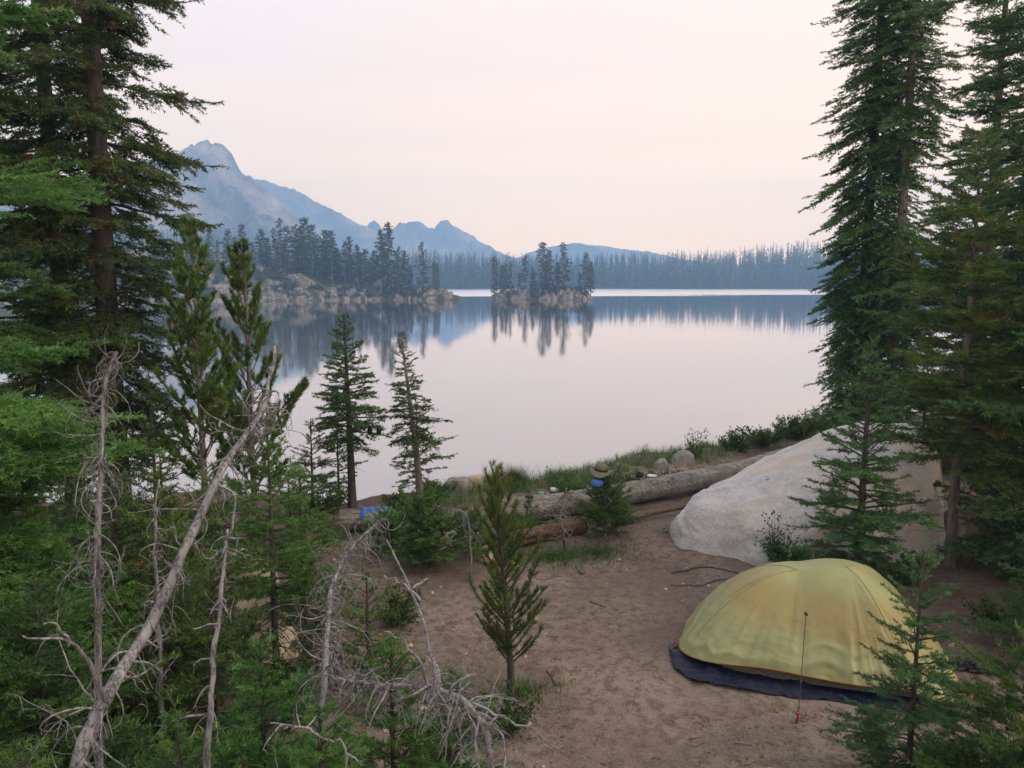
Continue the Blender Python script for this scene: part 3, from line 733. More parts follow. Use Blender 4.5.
dead_tree('dead_tree', 'thick silver grey dead trunk leaning to the right across the lower left', [foot(40, 860, 3.0), P(78, 768, 3.1), P(150, 620, 3.55), P(215, 480, 4.1), P(262, 412, 4.6), P(278, 345, 5.0)],
    .036, .009, 110, .5, 101, wob=.04, t1=.88, curl=2.8, twr=.0055, twigs=3, t0=.08,
    extra=[([P(110, 705, 3.25), P(85, 655, 3.15), P(60, 640, 3.0), P(22, 636, 2.9)], .011, .003), ([P(70, 645, 3.05), P(55, 625, 3.0), P(45, 622, 2.9)], .006, .003)])
dead_tree('dead_tree', 'thin upright dead tree with bare curling twigs in front of the tall spruces', [foot(97, 760, 3.9), P(98, 640, 4.0), P(97, 560, 4.05), P(102, 470, 4.1), P(106, 390, 4.15), P(116, 352, 4.2)],
    .022, .007, 100, .48, 102, curl=3.6, twr=.0038, twigs=2, t0=.3, t1=1)
dead_tree('dead_tree', 'silvery curly dead sapling leaning right with a tangle of arching twigs', [foot(318, 740, 3.9), P(322, 712, 3.9), P(326, 640, 4.2), P(332, 590, 4.6), P(350, 550, 5.2), P(378, 522, 5.8)],
    .022, .007, 180, .58, 103, curl=4.6, twr=.0036, twigs=1, t0=.25, t1=1)
dead_tree('dead_tree', 'thin dead stem standing at the bottom left of the curly dead sapling', [foot(208, 800, 3.2), P(208, 768, 3.2), P(211, 690, 3.3), P(218, 620, 3.4), P(224, 560, 3.5), P(226, 530, 3.6)],
    .019, .004, 20, .32, 104, curl=1.6, twr=.006, twigs=2, t0=.2)
ap = [foot(497, 860, 2.9), P(490, 768, 3.0), P(480, 722, 3.0), P(462, 700, 3.05), P(432, 688, 3.1), P(385, 686, 3.15), P(335, 678, 3.2)]
dead_tree('dead_tree', 'arching grey dead top spreading bare branches over the bottom centre', ap, .018, .006, 95, .42, 105, curl=1.3, twr=.0048, twigs=3, t0=.25, hang=.8,
    extra=[([P(470, 704, 3.04), P(500, 718, 3.0), P(530, 728, 2.95), P(566, 752, 2.9)], .007, .0025),
           ([P(430, 688, 3.1), P(410, 650, 3.1), P(385, 632, 3.1)], .009, .003), ([P(440, 688, 3.1), P(432, 650, 3.3), P(420, 610, 3.6), P(405, 575, 3.9), P(386, 540, 4.2)], .011, .004),
           ([P(420, 602, 3.65), P(400, 582, 3.7), P(385, 575, 3.75)], .007, .003), ([P(410, 590, 3.7), P(428, 578, 3.8), P(418, 592, 3.85)], .006, .003)])
dead_tree('dead_tree', 'thin dead tree standing behind the curly dead sapling among the firs', [foot(160, 700, 5.0), P(160, 640, 5.0), P(156, 560, 5.0), P(158, 480, 5.1)], .02, .006, 44, .36, 107, curl=2.8, twr=.0035, twigs=2, t0=.2)
dead_tree('dead_tree', 'small bare dead tree with forked twigs between the log and the camp dirt', [foot(568, 560, 9.0)+np.array([.16, -.15, .04]), G(566, 552), P(563, 530, 9.2), P(561, 512, 9.2), P(566, 488, 9.2)], .024, .009, 44, .50, 108, curl=.9, twr=.0075, twigs=2, t0=.35, hang=-.4, mat='bark_grey')
dead_tree('dead_tree', 'dead branch tangle lying over the wide bushy fir', [foot(470, 540, 8.6), P(468, 520, 8.7), P(450, 510, 8.8), P(432, 505, 8.9)], .012, .004, 26, .4, 109, curl=1.8, twr=.004, twigs=2, t0=0)
dead_tree('dead_branch', 'pale dead branch slanting over the sapling at the bottom centre', [P(272, 722, 2.95), P(300, 728, 2.9), P(330, 742, 2.9), P(345, 762, 2.9), foot(350, 820, 2.95)], .003, .005, 12, .2, 110, curl=.8, twr=.004, twigs=1, t0=0)

# ------------------------------------------------------------------ domes (boulders, tent)
def closed_curve(pts, n):
    pts = np.array(pts, float); m = len(pts)
    u = np.linspace(0, m, n, endpoint=False); i = u.astype(int) % m; f = (u-u.astype(int))[:, None]
    p0, p1, p2, p3 = pts[(i-1) % m], pts[i], pts[(i+1) % m], pts[(i+2) % m]
    return .5*((2*p1)+(p2-p0)*f+(2*p0-5*p1+4*p2-p3)*f**2+(3*p1-p0-3*p2+p3)*f**3), u
def dome(A, B, rim, pf, qf, nth=160, ns=50, zrim=None, smax=1.0, arc=0.0):
    R_, u = closed_curve(rim, nth); ab = (B-A)[:2]; w = ((R_[:, :2]-A[:2])@ab)/(ab@ab); w = np.clip(.5+(w-.5)*.8, 0, 1)
    w = w*w*(3-2*w)
    C = A+(B-A)*w[:, None]
    s = np.linspace(0, smax, ns)
    C = C+np.stack([0*w, 0*w, arc*np.sin(PI*w)], 1)
    XY = C[:, None, :2]+(R_[:, None, :2]-C[:, None, :2])*s[None, :, None]
    p = pf(u)[:, None]; q = qf(u)[:, None]
    z0 = (R_[:, 2] if zrim is None else zrim(u))[:, None]
    Z = z0+(C[:, 2][:, None]-z0)*np.maximum(0, 1-s[None]**p)**(1/q)
    V = np.concatenate([XY, Z[..., None]], 2).reshape(-1, 3)
    i, j = np.meshgrid(np.arange(nth), np.arange(ns-1), indexing='ij'); i2 = (i+1) % nth
    F = np.stack([i*ns+j, i*ns+j+1, i2*ns+j+1, i2*ns+j], -1).reshape(-1, 4)
    return V, F, u, s, R_
def displaced(V, F, amt):
    """push along normals"""
    me = mesh_np('tmp', V, F, True); nr = np.zeros(len(V)*3, np.float32); me.vertices.foreach_get('normal', nr)
    bpy.data.meshes.remove(me); return V+nr.reshape(-1, 3)*amt[:, None]
def facets(V, n, cut, seed):
    rng = np.random.default_rng(seed); c = V.mean(0); W = V-c
    for k in range(n):
        d = rng.normal(size=3); d[2] = abs(d[2])*.8; d /= np.linalg.norm(d); h = W@d; m = h.max()*(1-cut*(.3+rng.random())); W = W-np.maximum(0, h-m)[:, None]*d*.9
    return W+c
def granite(name, base, warm, streak=True):
    m, nt, out = new_mat(name); oc = objco(nt)
    n1 = noise(nt, 38, 4, .85, oc); n2 = noise(nt, 3.0, 6, .65, oc); n3 = noise(nt, 1.2, 4, .6, objco(nt, (1.0, 1.5, .5)))
    c = ramp(nt, n1, [(.32, tuple(q*.45 for q in base)), (.48, base), (.62, tuple(min(.8, q*1.4) for q in base))])
    c = mixc(nt, .55, c, ramp(nt, n2, [(.34, tuple(q*.55 for q in base)), (.55, base), (.7, tuple(q*1.2 for q in base))]))
    if streak: c = mixc(nt, nd(nt, 'ShaderNodeMapRange', {'Value': n3, 'From Min': .50, 'From Max': .64, 'To Max': .5}).outputs[0], c, warm)
    vn = nd(nt, 'ShaderNodeTexVoronoi', {'Scale': .9, 'Vector': nd(nt, 'ShaderNodeMix', {0: .2, 4: oc, 5: noise(nt, 2.5, 4, .6, oc, 'Color')}, data_type='VECTOR').outputs[1]}, feature='DISTANCE_TO_EDGE')
    cr = nd(nt, 'ShaderNodeMapRange', {'Value': vn.outputs[0], 'From Min': 0, 'From Max': .008, 'To Min': .0, 'To Max': 0})
    c = mixc(nt, cr.outputs[0], c, (.08, .07, .06))
    hh = nd(nt, 'ShaderNodeMath', {0: n1, 1: n2}, operation='ADD')
    h2 = nd(nt, 'ShaderNodeMath', {0: hh.outputs[0], 1: cr.outputs[0]}, operation='SUBTRACT')
    b = nd(nt, 'ShaderNodeBsdfPrincipled', {'Base Color': c, 'Roughness': .85, 'Specular IOR Level': .3, 'Normal': bump(nt, h2.outputs[0], .6, .025)})
    nt.links.new(b.outputs[0], out.inputs[0]); return m
M['granite'] = granite('pale_granite', (.50, .50, .515), (.54, .42, .31))
M['stone'] = granite('grey_stone', (.26, .25, .24), (.3, .25, .2), False)
M['stone_tan'] = granite('beige_stone', (.46, .37, .29), (.5, .4, .3), False)

def dn(p, dz): return p+np.array([0, 0, dz])
rim = [G(672, 538, -.1), G(684, 560, -.1), G(735, 570, -.1), G(800, 580, -.1), G(870, 582, -.1), G(935, 570, -.1), G(952, 545, -.1)+[0, .3, 0], G(950, 545, -.1)+[.1, 2.0, 0], G(880, 545, -.1)+[0, 2.7, 0], G(780, 545, -.1)+[0, 2.0, 0], G(700, 545, -.1)+[0, .7, 0]]
A = P(730, 494, 9.85); B = P(905, 425, 10.5)
V, F, u, s, _ = dome(A, B, rim, lambda u: 2.4+0*u, lambda u: 1.75+0*u, 240, 90)
V = .35*V+.65*facets(V, 22, .10, 5); cc_ = V.mean(0); V = cc_+(V-cc_)*np.array([1.06, 1.03, 1.02]); V[:, 0] += .05
am = .06*fbm(V*.9, 4, 31)-.06*np.clip(fbm(V*1.3+4, 4, 35, ridge=True)-.35, 0, 1)+.045*fbm(V*3.5, 4, 32)+.012*fbm(V*14, 3, 33)
V = displaced(V, F, am)
b0 = np.array([3.6, 9.9, 0.]); o = link('boulder', mesh_np('boulder', V-b0, F, True), M['granite'], loc=b0)
tag(o, 'huge pale granite boulder sloping up to the right behind the tent', 'boulder')

def rock(px, py, w, h, label, mat='stone', seed=0, Y=None, group=None, name='rock', asp=.8):
    g = G(px, py) if Y is None else P(px, py, Y)
    z = hz(g[0], g[1]); a = np.linspace(0, 2*PI, 9)[:-1]; rng = np.random.default_rng(seed)
    rr = w/2*(.85+.3*rng.random(8)); rim = [np.array([math.cos(t)*r, math.sin(t)*r*asp, -.03*h]) for t, r in zip(a, rr)]
    V, F, *_ = dome(np.array([-w*.15, 0, h*(.8+.2*rng.random())]), np.array([w*.15, 0, h]), rim, lambda u: 2.2+0*u, lambda u: 1.6+0*u, 48, 18)
    V = facets(V, 14, .3, seed+50)
    V = displaced(V, F, w*.07*fbm(V*2.2/w+seed, 3, seed)+w*.02*fbm(V*11/w+seed, 2, seed))
    o = link(name, mesh_np(name, V, F, True), M[mat], loc=(g[0], g[1], z-.02)); return tag(o, label, 'rock', group)
rock(459, 503, .55, .22, 'dark grey angular rock at the shore left of the grass tuft', 'stone', 1, Y=12.3)
rock(476, 500, .36, .2, 'brownish rock at the shore beside the dark angular rock', 'rot' if 0 else 'stone_tan', 2, Y=12.6)
rock(662, 478, .38, .2, 'small grey rock at the water edge behind the black pan', 'stone', 3, Y=13.9)
rock(682, 470, .50, .30, 'larger grey rock at the water edge right of the small one', 'stone', 4, Y=14.2)
rock(487, 557, .36, .2, 'pale broken rock beside the rotten logs', 'stone_tan', 6)
rock(508, 566, .30, .12, 'flat tan rock at the foot of the rotten logs', 'stone_tan', 7)
rock(893, 757, .26, .09, 'flat pale stone half sunk in the soil at the bottom right', 'stone_tan', 8)
rock(769, 772, .11, .05, 'small pale stone at the bottom edge below the red stake', 'stone_tan', 9)
rock(950, 556, .42, .5, 'upright grey stone against the right end of the boulder', 'stone', 11, Y=9.7)
o = rock(232, 562, 1.0, .62, 'beige flat topped boulder seen among the firs on the left', 'stone_tan', 12, Y=8.0, name='boulder'); o['category'] = 'boulder'
rock(255, 588, .9, .3, 'low tan rock slab below the beige boulder', 'stone_tan', 13, Y=7.4)
rock(268, 620, .8, .22, 'broken brown rock slab among the firs below the low tan slab', 'stone_tan', 14, Y=6.8)

# ------------------------------------------------------------------ tent
def fabric(name, c1, c2=None, rough=.45, bsz=9, bst=.5, trans=.2, band=False):
    m, nt, out = new_mat(name); oc = objco(nt)
    n = noise(nt, bsz, 4, .55, objco(nt, (1, 1, .55))); n = nd(nt, 'ShaderNodeMath', {0: nd(nt, 'ShaderNodeMath', {0: n, 1: .5}, operation='SUBTRACT').outputs[0]}, operation='ABSOLUTE').outputs[0]; n2 = noise(nt, 2.2, 3, .5, oc)
    c = ramp(nt, n2, [(.35, tuple(q*.88 for q in c1)), (.65, tuple(q*1.08 for q in c1))])
    if band:
        sp = nd(nt, 'ShaderNodeSeparateXYZ', {0: oc})
        zz = nd(nt, 'ShaderNodeMath', {0: sp.outputs[2], 1: nd(nt, 'ShaderNodeMath', {0: n2, 1: .22}, operation='MULTIPLY').outputs[0]}, operation='ADD')
        z2 = nd(nt, 'ShaderNodeMath', {0: zz.outputs[0], 1: nd(nt, 'ShaderNodeMath', {0: sp.outputs[0], 1: .13}, operation='MULTIPLY').outputs[0]}, operation='ADD')
        f = ramp(nt, z2.outputs[0], [(.40, (0, 0, 0)), (.54, (1, 1, 1)), (.70, (1, 1, 1)), (.86, (0, 0, 0))])
        fx = nd(nt, 'ShaderNodeMapRange', {'Value': sp.outputs[0], 'From Min': -1.1, 'From Max': -.7, 'To Min': 0, 'To Max': .6}).outputs[0]
        c = mixc(nt, nd(nt, 'ShaderNodeMath', {0: f, 1: fx}, operation='MULTIPLY').outputs[0], c, c2)
    p = nd(nt, 'ShaderNodeBsdfPrincipled', {'Base Color': c, 'Roughness': rough, 'Specular IOR Level': .25, 'Normal': bump(nt, n, bst, .02)})
    t = nd(nt, 'ShaderNodeBsdfTranslucent', {'Color': c})
    mx = nd(nt, 'ShaderNodeMixShader', {0: trans, 1: p.outputs[0], 2: t.outputs[0]}); nt.links.new(mx.outputs[0], out.inputs[0]); return m
M['fly'] = fabric('rainfly_nylon', bsz=5, bst=.9, c1=(.345, .365, .18), c2=(.31, .235, .09), band=True)
M['inner'] = fabric('inner_tent_nylon', (.34, .17, .05), trans=.1)
M['navy'] = fabric('navy_groundsheet', (.006, .009, .030), rough=.55, trans=0)
M['orange'] = fabric('orange_webbing', (.27, .12, .03), trans=0)
M['black'] = mat_simple('black_plastic', (.012, .012, .014), .5)
M['red'] = mat_simple('red_metal', (.30, .02, .015), .4)
M['blue'] = fabric('blue_cloth', (.04, .14, .46), trans=0, bst=.8, bsz=30)
M['olive'] = fabric('olive_cloth', (.13, .13, .10), trans=0, rough=.9, bsz=40)
M['white'] = mat_simple('pale_plastic', (.55, .57, .52), .5)
M['green'] = mat_simple('green_plastic', (.05, .32, .16), .5)
M['lime'] = fabric('lime_fabric', (.10, .42, .03), trans=.2)

T0 = G(820, 662)
rimf = [G(680, 646), G(699, 667), G(770, 684), G(850, 697), G(900, 703), G(952, 707), G(948, 676), G(912, 630), G(850, 600), G(770, 592), G(705, 610)]
RZ = np.array([.05, .07, .13, .11, .12, .04, .10, .06, .12, .12, .08])
rimf = [dn(p, z) for p, z in zip(rimf, RZ)]
A = P(798, 570, 6.9); B = P(846, 567, 6.75)
nth, ns = 330, 90
pole = lambda u: np.exp(-((u-.6)/.55)**2)+np.exp(-((u-11.6)/.5)**2)+np.exp(-((u-4.2)/.5)**2)+np.exp(-((u-7.2)/.5)**2)+np.exp(-((u-9.9)/.5)**2)
pf = lambda u: 1.85+.12*np.clip(pole(u), 0, 1)-.55*np.exp(-((u-5)/.8)**2)
qf = lambda u: 1.0+.06*np.clip(pole(u), 0, 1)
V, F, u, s, Rr = dome(A, B, rimf, pf, qf, nth, ns, arc=.02)
U, SS = np.meshgrid(u, s, indexing='ij'); per = np.stack([np.cos(U*2*PI/11), np.sin(U*2*PI/11)], -1)
q1 = np.stack([per[..., 0].ravel()*9, per[..., 1].ravel()*9, SS.ravel()*1.6], 1)
q2 = np.stack([per[..., 0].ravel()*3, per[..., 1].ravel()*3, SS.ravel()*9], 1)
sr = SS.ravel()
wr = .012*fbm(q1, 3, 41, ridge=True)*sstep(.15, .8, sr)*(1-.5*pole(U.ravel()).clip(0, 1))
wr = wr+.020*fbm(q2+fbm(q1*.4, 2, 42)[:, None], 3, 43, ridge=True)*sstep(.45, .95, sr)
wr = wr+.012*fbm(q1*2.2, 2, 44)*sstep(.5, 1, sr)
# sag of the panels between the poles
wr = wr-.05*(1-pole(U.ravel()).clip(0, 1))*np.sin(sr*PI)**1.5*.45*(U.ravel() < 6)
Vf = displaced(V, F, wr)
tent = empty('tent', 'olive yellow camping tent with navy groundsheet pitched on the dirt', 'tent', T0)
link('rainfly', mesh_np('rainfly', Vf-T0, F, True), M['fly'], tent)
# hem and pole seams
Vg = Vf.reshape(nth, ns, 3)
hem = Vg[:, -1]; hp = np.concatenate([hem, hem[:2]])
link('hem', mesh_np('hem', *tubes(hp-T0, np.full((1, len(hp)), .005), 6, False), True), M['orange'], tent)
def seam(uu, j0=0, r=.0035, mat='fly'):
    i = int(uu/11*nth) % nth; c = Vg[i, j0:]
    link('pole_seam', mesh_np('pole_seam', *tubes(c-T0+[0, 0, .002], np.full((1, len(c)), r), 5), True), M[mat], tent)
M['seam'] = fabric('seam_tape', (.28, .28, .12), trans=0)
for uu in (.55, 4.2, 7.2, 9.9): seam(uu, 0, .0055, 'seam')
# inner tent, a little smaller, with a dark floor tub
c0 = Rr.mean(0); Vi = V.copy(); cc = np.array([c0[0], c0[1], 0]); Vi = cc+(V-cc)*np.array([.93, .90, .90])
Vi[:, 2] -= .04*(sr > .97)
Vb = Vi.reshape(nth, ns, 3); skirt = np.stack([Vb[:, -1], Vb[:, -1]*[1, 1, 0]+[0, 0, .025]], 1).reshape(-1, 3)
i = np.arange(nth); i2 = (i+1) % nth
link('inner_tent', mesh_np('inner_tent', Vi-T0, F, True), M['inner'], tent)
link('tent_floor', mesh_np('tent_floor', skirt-T0, np.stack([i*2, i*2+1, i2*2+1, i2*2], 1), True), mat_simple('grey_tub', (.16, .15, .13), .6), tent)
# groundsheet
gs = [G(676, 650), G(671, 658), G(676, 671), G(697, 684), G(706, 683), G(750, 692), G(800, 697), G(850, 704), G(905, 711), G(945, 714), G(955, 700), G(940, 660), G(850, 615), G(740, 620)]
R2, u2 = closed_curve(gs, 200); c = R2.mean(0); sN = np.linspace(0, 1, 26)
XY = c[None, None]+(R2[:, None]-c)*sN[None, :, None]
Vs = XY.reshape(-1, 3).copy(); Vs[:, 2] = height(Vs[:, 0], Vs[:, 1])+.012+.035*np.clip(fbm(Vs*5, 3, 61), -.3, 1)+.035*np.abs(fbm(Vs*14, 2, 62))
i, j = np.meshgrid(np.arange(200), np.arange(25), indexing='ij'); i2 = (i+1) % 200
Fs = np.stack([i*26+j, i*26+j+1, i2*26+j+1, i2*26+j], -1).reshape(-1, 4)
o = link('groundsheet', mesh_np('groundsheet', Vs-T0, Fs, True), M['navy'], tent); md = o.modifiers.new('thick', 'SOLIDIFY'); md.thickness = .004
# guy line, stake, webbing at the foot end
ga = P(806, 614, 6.30); gb = G(798, 722)+[0, 0, .06]
gl_ = resample([ga, ga*.5+gb*.5+[0, 0, -.004], gb], 12)
link('guy_line', mesh_np('guy_line', *tubes(gl_-T0, np.full((1, 12), .0032), 6), True), M['black'], tent)
link('line_tensioner', mesh_np('line_tensioner', *tubes(np.array([ga*.33+gb*.67, ga*.28+gb*.72])-T0, np.full((1, 2), .009), 8), True), M['black'], tent)
link('grommet', mesh_np('grommet', *tubes(np.array([ga+[0, .02, 0], ga+[0, -.015, 0]])-T0, np.full((1, 2), .012), 10), True), M['black'], tent)
st = np.array([gb+[0, 0, .015], gb+[-.01, .01, -.10]])
link('tent_stake', mesh_np('tent_stake', *merge([tubes(st-T0, np.full((1, 2), .009), 8), tubes(np.array([gb+[-.025, 0, .008], gb+[.025, 0, .012]])-T0, np.full((1, 2), .008), 8)]), True), M['red'], tent)
st2 = [dn(G(681, 647), .06), dn(G(672, 652), .01), dn(G(669, 650), .03)]
link('tent_stake', mesh_np('tent_stake', *tubes(resample(st2, 8)-T0, np.full((1, 8), .008), 6), True), M['black'], tent)
wb = resample([Rr[int(4.6/11*nth)], dn(G(940, 704), .10), dn(G(975, 706), .06), dn(G(1003, 712), .02)], 14)
v, f = tubes(wb-T0, np.full((1, 14), .02), 8); v[:, 2] = v[:, 2]
link('webbing_strap', mesh_np('webbing_strap', v, f, True), M['orange'], tent)

# ------------------------------------------------------------------ logs
def log(pts, r0, r1, label, mat='log', seed=0, knots=10, name='fallen_log', knobby=.12):
    n = 90; path = resample(pts, n); rng = np.random.default_rng(seed)
    rr = np.linspace(r0, r1, n); v, f = tubes(path, rr[None], 28)
    mid = np.repeat(np.concatenate([path[:1], path, path[-1:]]), 28, 0); d = unit(v-mid)
    am = np.repeat(np.concatenate([rr[:1]*0, rr, rr[-1:]*0]), 28)
    ax = unit(path[-1]-path[0]); along = (v@ax)[:, None]
    v = v+d*(am*knobby*(fbm(d*1.6+along*.6, 3, seed)+.5*fbm(d*5+along*.35, 3, seed+3)))[:, None]
    parts = [(v, f)]
    K = []
    for k in range(knots):
        i = int(n*(.05+.9*rng.random())); a = rng.normal(size=3); a[2] = abs(a[2])*.7; a[1] -= .5; a = unit(a-ax*(a@ax))
        K.append([path[i]+a*rr[i]*.7, path[i]+a*rr[i]*1.0, path[i]+a*rr[i]*(1.05+.25*rng.random())])
    if K: parts.append(tubes(np.array(K), np.array([[.045, .03, .02]]*len(K))*(r0/.2), 8))
    v, f = merge(parts); b = path[0].copy()
    o = link(name, mesh_np(name, v-b, f, True), M[mat], loc=b); return tag(o, label, 'log')
log([G(498, 512.5, .19), G(560, 505, .19), G(640, 491, .20), G(730, 473, .21), G(812, 449, .22)], .185, .165, 'long weathered grey log lying along the shore and behind the boulder', 'log', 2, 16)
log([G(498, 545, .10), G(540, 534, .10), G(585, 527, .10)], .12, .09, 'rotten reddish brown log just below the long grey log', 'rot', 3, 5, knobby=.4)
log([G(510, 530, .05), G(545, 526, .06), G(578, 520, .06)], .07, .06, 'thin pale splintered log above the rotten brown log', 'rot', 4, 2, knobby=.4)
log([G(612, 524, .06), G(660, 512, .07), G(712, 502, .07), G(760, 490, .06)], .032, .022, 'thin brown log under the right half of the long grey log', 'rot', 5, 3, knobby=.3)
log([G(340, 521, .17), G(360, 520, .17), G(402, 523, .17)], .15, .16, 'short grey log carrying the blue cloth at the water', 'log', 6, 4)
log([P(480, 496, 12.0), P(500, 494, 12.3), P(523, 493, 12.3)], .05, .045, 'thin pale pole on the bank left of the grey pouch', 'log', 7, 0)

# ------------------------------------------------------------------ small camp things
def blob(name, label, cat, c, sx, sy, sz, mat, seed=0, amp=.12, n=24, flatb=True):
    a = np.linspace(0, PI, n//2+1); b = np.linspace(0, 2*PI, n, endpoint=False)
    Aa, Bb = np.meshgrid(a, b); V = np.stack([np.sin(Aa)*np.cos(Bb), np.sin(Aa)*np.sin(Bb), np.cos(Aa)], -1).reshape(-1, 3)
    V = V*(1+amp*fbm(V*1.7+seed, 3, seed))[:, None]; V = np.sign(V)*np.abs(V)**.85
    if flatb: V[:, 2] = np.maximum(V[:, 2], -.7)
    m = n//2+1; i, j = np.meshgrid(np.arange(n), np.arange(m-1), indexing='ij'); i2 = (i+1) % n
    F = np.stack([i*m+j, i*m+j+1, i2*m+j+1, i2*m+j], -1).reshape(-1, 4)
    o = link(name, mesh_np(name, V*np.array([sx, sy, sz]), F, True), M[mat], loc=c)
    if label: tag(o, label, cat)
    return o
def lathe(prof, n=24):
    prof = np.array(prof, float); a = np.linspace(0, 2*PI, n, endpoint=False)
    V = np.stack([prof[:, 0][None]*np.cos(a)[:, None], prof[:, 0][None]*np.sin(a)[:, None], np.broadcast_to(prof[:, 1][None], (n, len(prof)))], -1).reshape(-1, 3)
    m = len(prof); i, j = np.meshgrid(np.arange(n), np.arange(m-1), indexing='ij'); i2 = (i+1) % n
    return V, np.stack([i*m+j, i2*m+j, i2*m+j+1, i*m+j+1], -1).reshape(-1, 4)
# hat on a weathered stem
hc = P(601, 470, 9.95)
dead_tree('snag', 'weathered forked stem in the round bush that carries the olive hat', [foot(606, 520, 10.1), P(606, 505, 10.1), P(602, 490, 10.0), P(601, 470, 9.95)], .02, .012, 9, .3, 120, curl=.6, twr=.008, twigs=1, t0=.4, t1=.8, hang=-.5)
hat = empty('hat', 'olive grey brimmed hat perched on a stem above the round bush', 'hat', hc)
V, F = lathe([(.001, .085), (.04, .085), (.068, .078), (.082, .055), (.088, .0), (.082, -.002), (.076, .05), (.0, .075)], 28)
V[:, 2] += .006*fbm(V*18, 2, 3); link('crown', mesh_np('crown', V, F, True), M['olive'], hat)
V, F = lathe([(.082, .002), (.11, -.008), (.145, -.022), (.15, -.03), (.142, -.027), (.11, -.014), (.082, -.005)], 32)
an = np.arctan2(V[:, 1], V[:, 0]); rr_ = np.hypot(V[:, 0], V[:, 1])-.08; V[:, 2] += rr_*(.45*np.cos(an*2+.6)+.25*np.cos(an)); link('brim', mesh_np('brim', V, F, True), M['olive'], hat)
V, F = lathe([(.087, .003), (.091, .004), (.090, .024), (.086, .026)], 28); link('band', mesh_np('band', V, F, True), M['black'], hat)
hat.rotation_euler = (.12, .15, 0)
sack = empty('stuff_sack', 'small bright blue sack hanging from the stem just below the hat', 'bag', P(597, 483, 9.86))
blob('sack_body', None, None, (0, 0, 0), .078, .055, .052, 'blue', 4, .25, flatb=False).parent = sack
link('drawcord', mesh_np('drawcord', *tubes(resample([(.03, 0, .03), (.05, .02, .07), (.06, .06, .10)], 8), np.full((1, 8), .004), 5), True), M['black'], sack)
# things on the long log
def ontop(px, py, Y): return P(px, py, Y)
blob('pouch', 'dark grey pouch lying on the left part of the long log', 'pouch', P(529, 497.0, 10.78), .062, .05, .036, 'black', 5)
c = P(541, 494.5, 10.95); lid = empty('container', 'green lidded white tub standing on the long log', 'tub', c)
V, F = lathe([(.0, -.03), (.034, -.03), (.038, .015), (.0, .015)], 20); link('tub', mesh_np('tub', V, F, False), M['white'], lid)
V, F = lathe([(.0, .016), (.042, .016), (.042, .03), (.036, .034), (.0, .034)], 20); link('lid', mesh_np('lid', V, F, False), M['green'], lid)
c = P(553, 491, 11.1); cup = empty('mug', 'pale camping mug with black base on the long log', 'mug', c)
V, F = lathe([(.0, -.005), (.040, -.005), (.044, .045), (.041, .045), (.037, .0), (.0, .0)], 24); link('cup', mesh_np('cup', V, F, True), M['white'], cup)
V, F = lathe([(.0, -.045), (.05, -.045), (.052, -.012), (.043, -.006), (.0, -.006)], 24); link('base', mesh_np('base', V, F, False), M['black'], cup)
link('handle', mesh_np('handle', *tubes(resample([(.042, 0, .038), (.07, 0, .032), (.07, 0, .008), (.04, 0, .006)], 10), np.full((1, 10), .004), 6), True), M['white'], cup)
c = P(640, 474.5, 11.75); pan = empty('cooking_pot', 'black cooking pot with raised lid on the long log right of the hat', 'pot', c)
V, F = lathe([(.0, -.035), (.055, -.035), (.06, .03), (.056, .03), (.05, -.03), (.0, -.03)], 24); link('pot', mesh_np('pot', V, F, True), M['black'], pan)
V, F = lathe([(.0, .052), (.045, .046), (.062, .036), (.062, .033), (.0, .033)], 24); V = V@np.array([[.9, 0, .35], [0, 1, 0], [-.35, 0, .9]]).T; o = link('lid', mesh_np('lid', V, F, True), M['black'], pan)
link('handle', mesh_np('handle', *tubes(np.array([(-.055, 0, .015), (-.12, -.02, .01)]), np.full((1, 2), .008), 6), True), M['black'], pan)
V, F = lathe([(.0, -.02), (.07, -.02), (.078, .0), (.072, .0), (.065, -.014), (.0, -.014)], 24)
tag(link('plate', mesh_np('plate', V, F, True), M['white'], loc=P(652, 475.2, 11.95)), 'small pale plate on the long log right of the black pot', 'plate')
# blue cloth over the short log
uu, vv = np.meshgrid(np.linspace(0, 1, 40), np.linspace(-1, 1, 24)); c0 = G(360, 520, .17); 
a_ = vv*1.15; X_ = c0[0]+.03+uu*.36; Y_ = c0[1]+np.sin(a_)*.175; Z_ = .17+np.cos(a_)*.172+.008*np.sin(uu*23+vv*2)
V, F = grid(X_, Y_, Z_+.004); o = link('cloth', mesh_np('cloth', V-c0, F, True), M['blue'], loc=c0); md = o.modifiers.new('thick', 'SOLIDIFY'); md.thickness = .006
tag(o, 'bright blue cloth draped over the short grey log at the water', 'cloth')
blob('water_bottle', 'small blue bag lying against the dark angular shore rock', 'bag', P(448, 497, 11.9), .06, .05, .05, 'blue', 9).name = 'small_bag'
# dark bundles under the fir branch
for k, (px, lab) in enumerate([(370, 'dark bundle hanging from the fir branch at the water, left of two'), (379, 'dark bundle hanging from the fir branch at the water, right of two')]):
    c = P(px, 430, 10.9); r = empty('hanging_bundle', lab, 'bundle', c)
    blob('bundle', None, None, (0, 0, 0), .034, .03, .065, 'black', 11+k, .25, flatb=False).parent = r
    link('cord', mesh_np('cord', *tubes(np.array([(0, 0, .06), (.005, 0, .16)]), np.full((1, 2), .004), 5), True), M['black'], r)
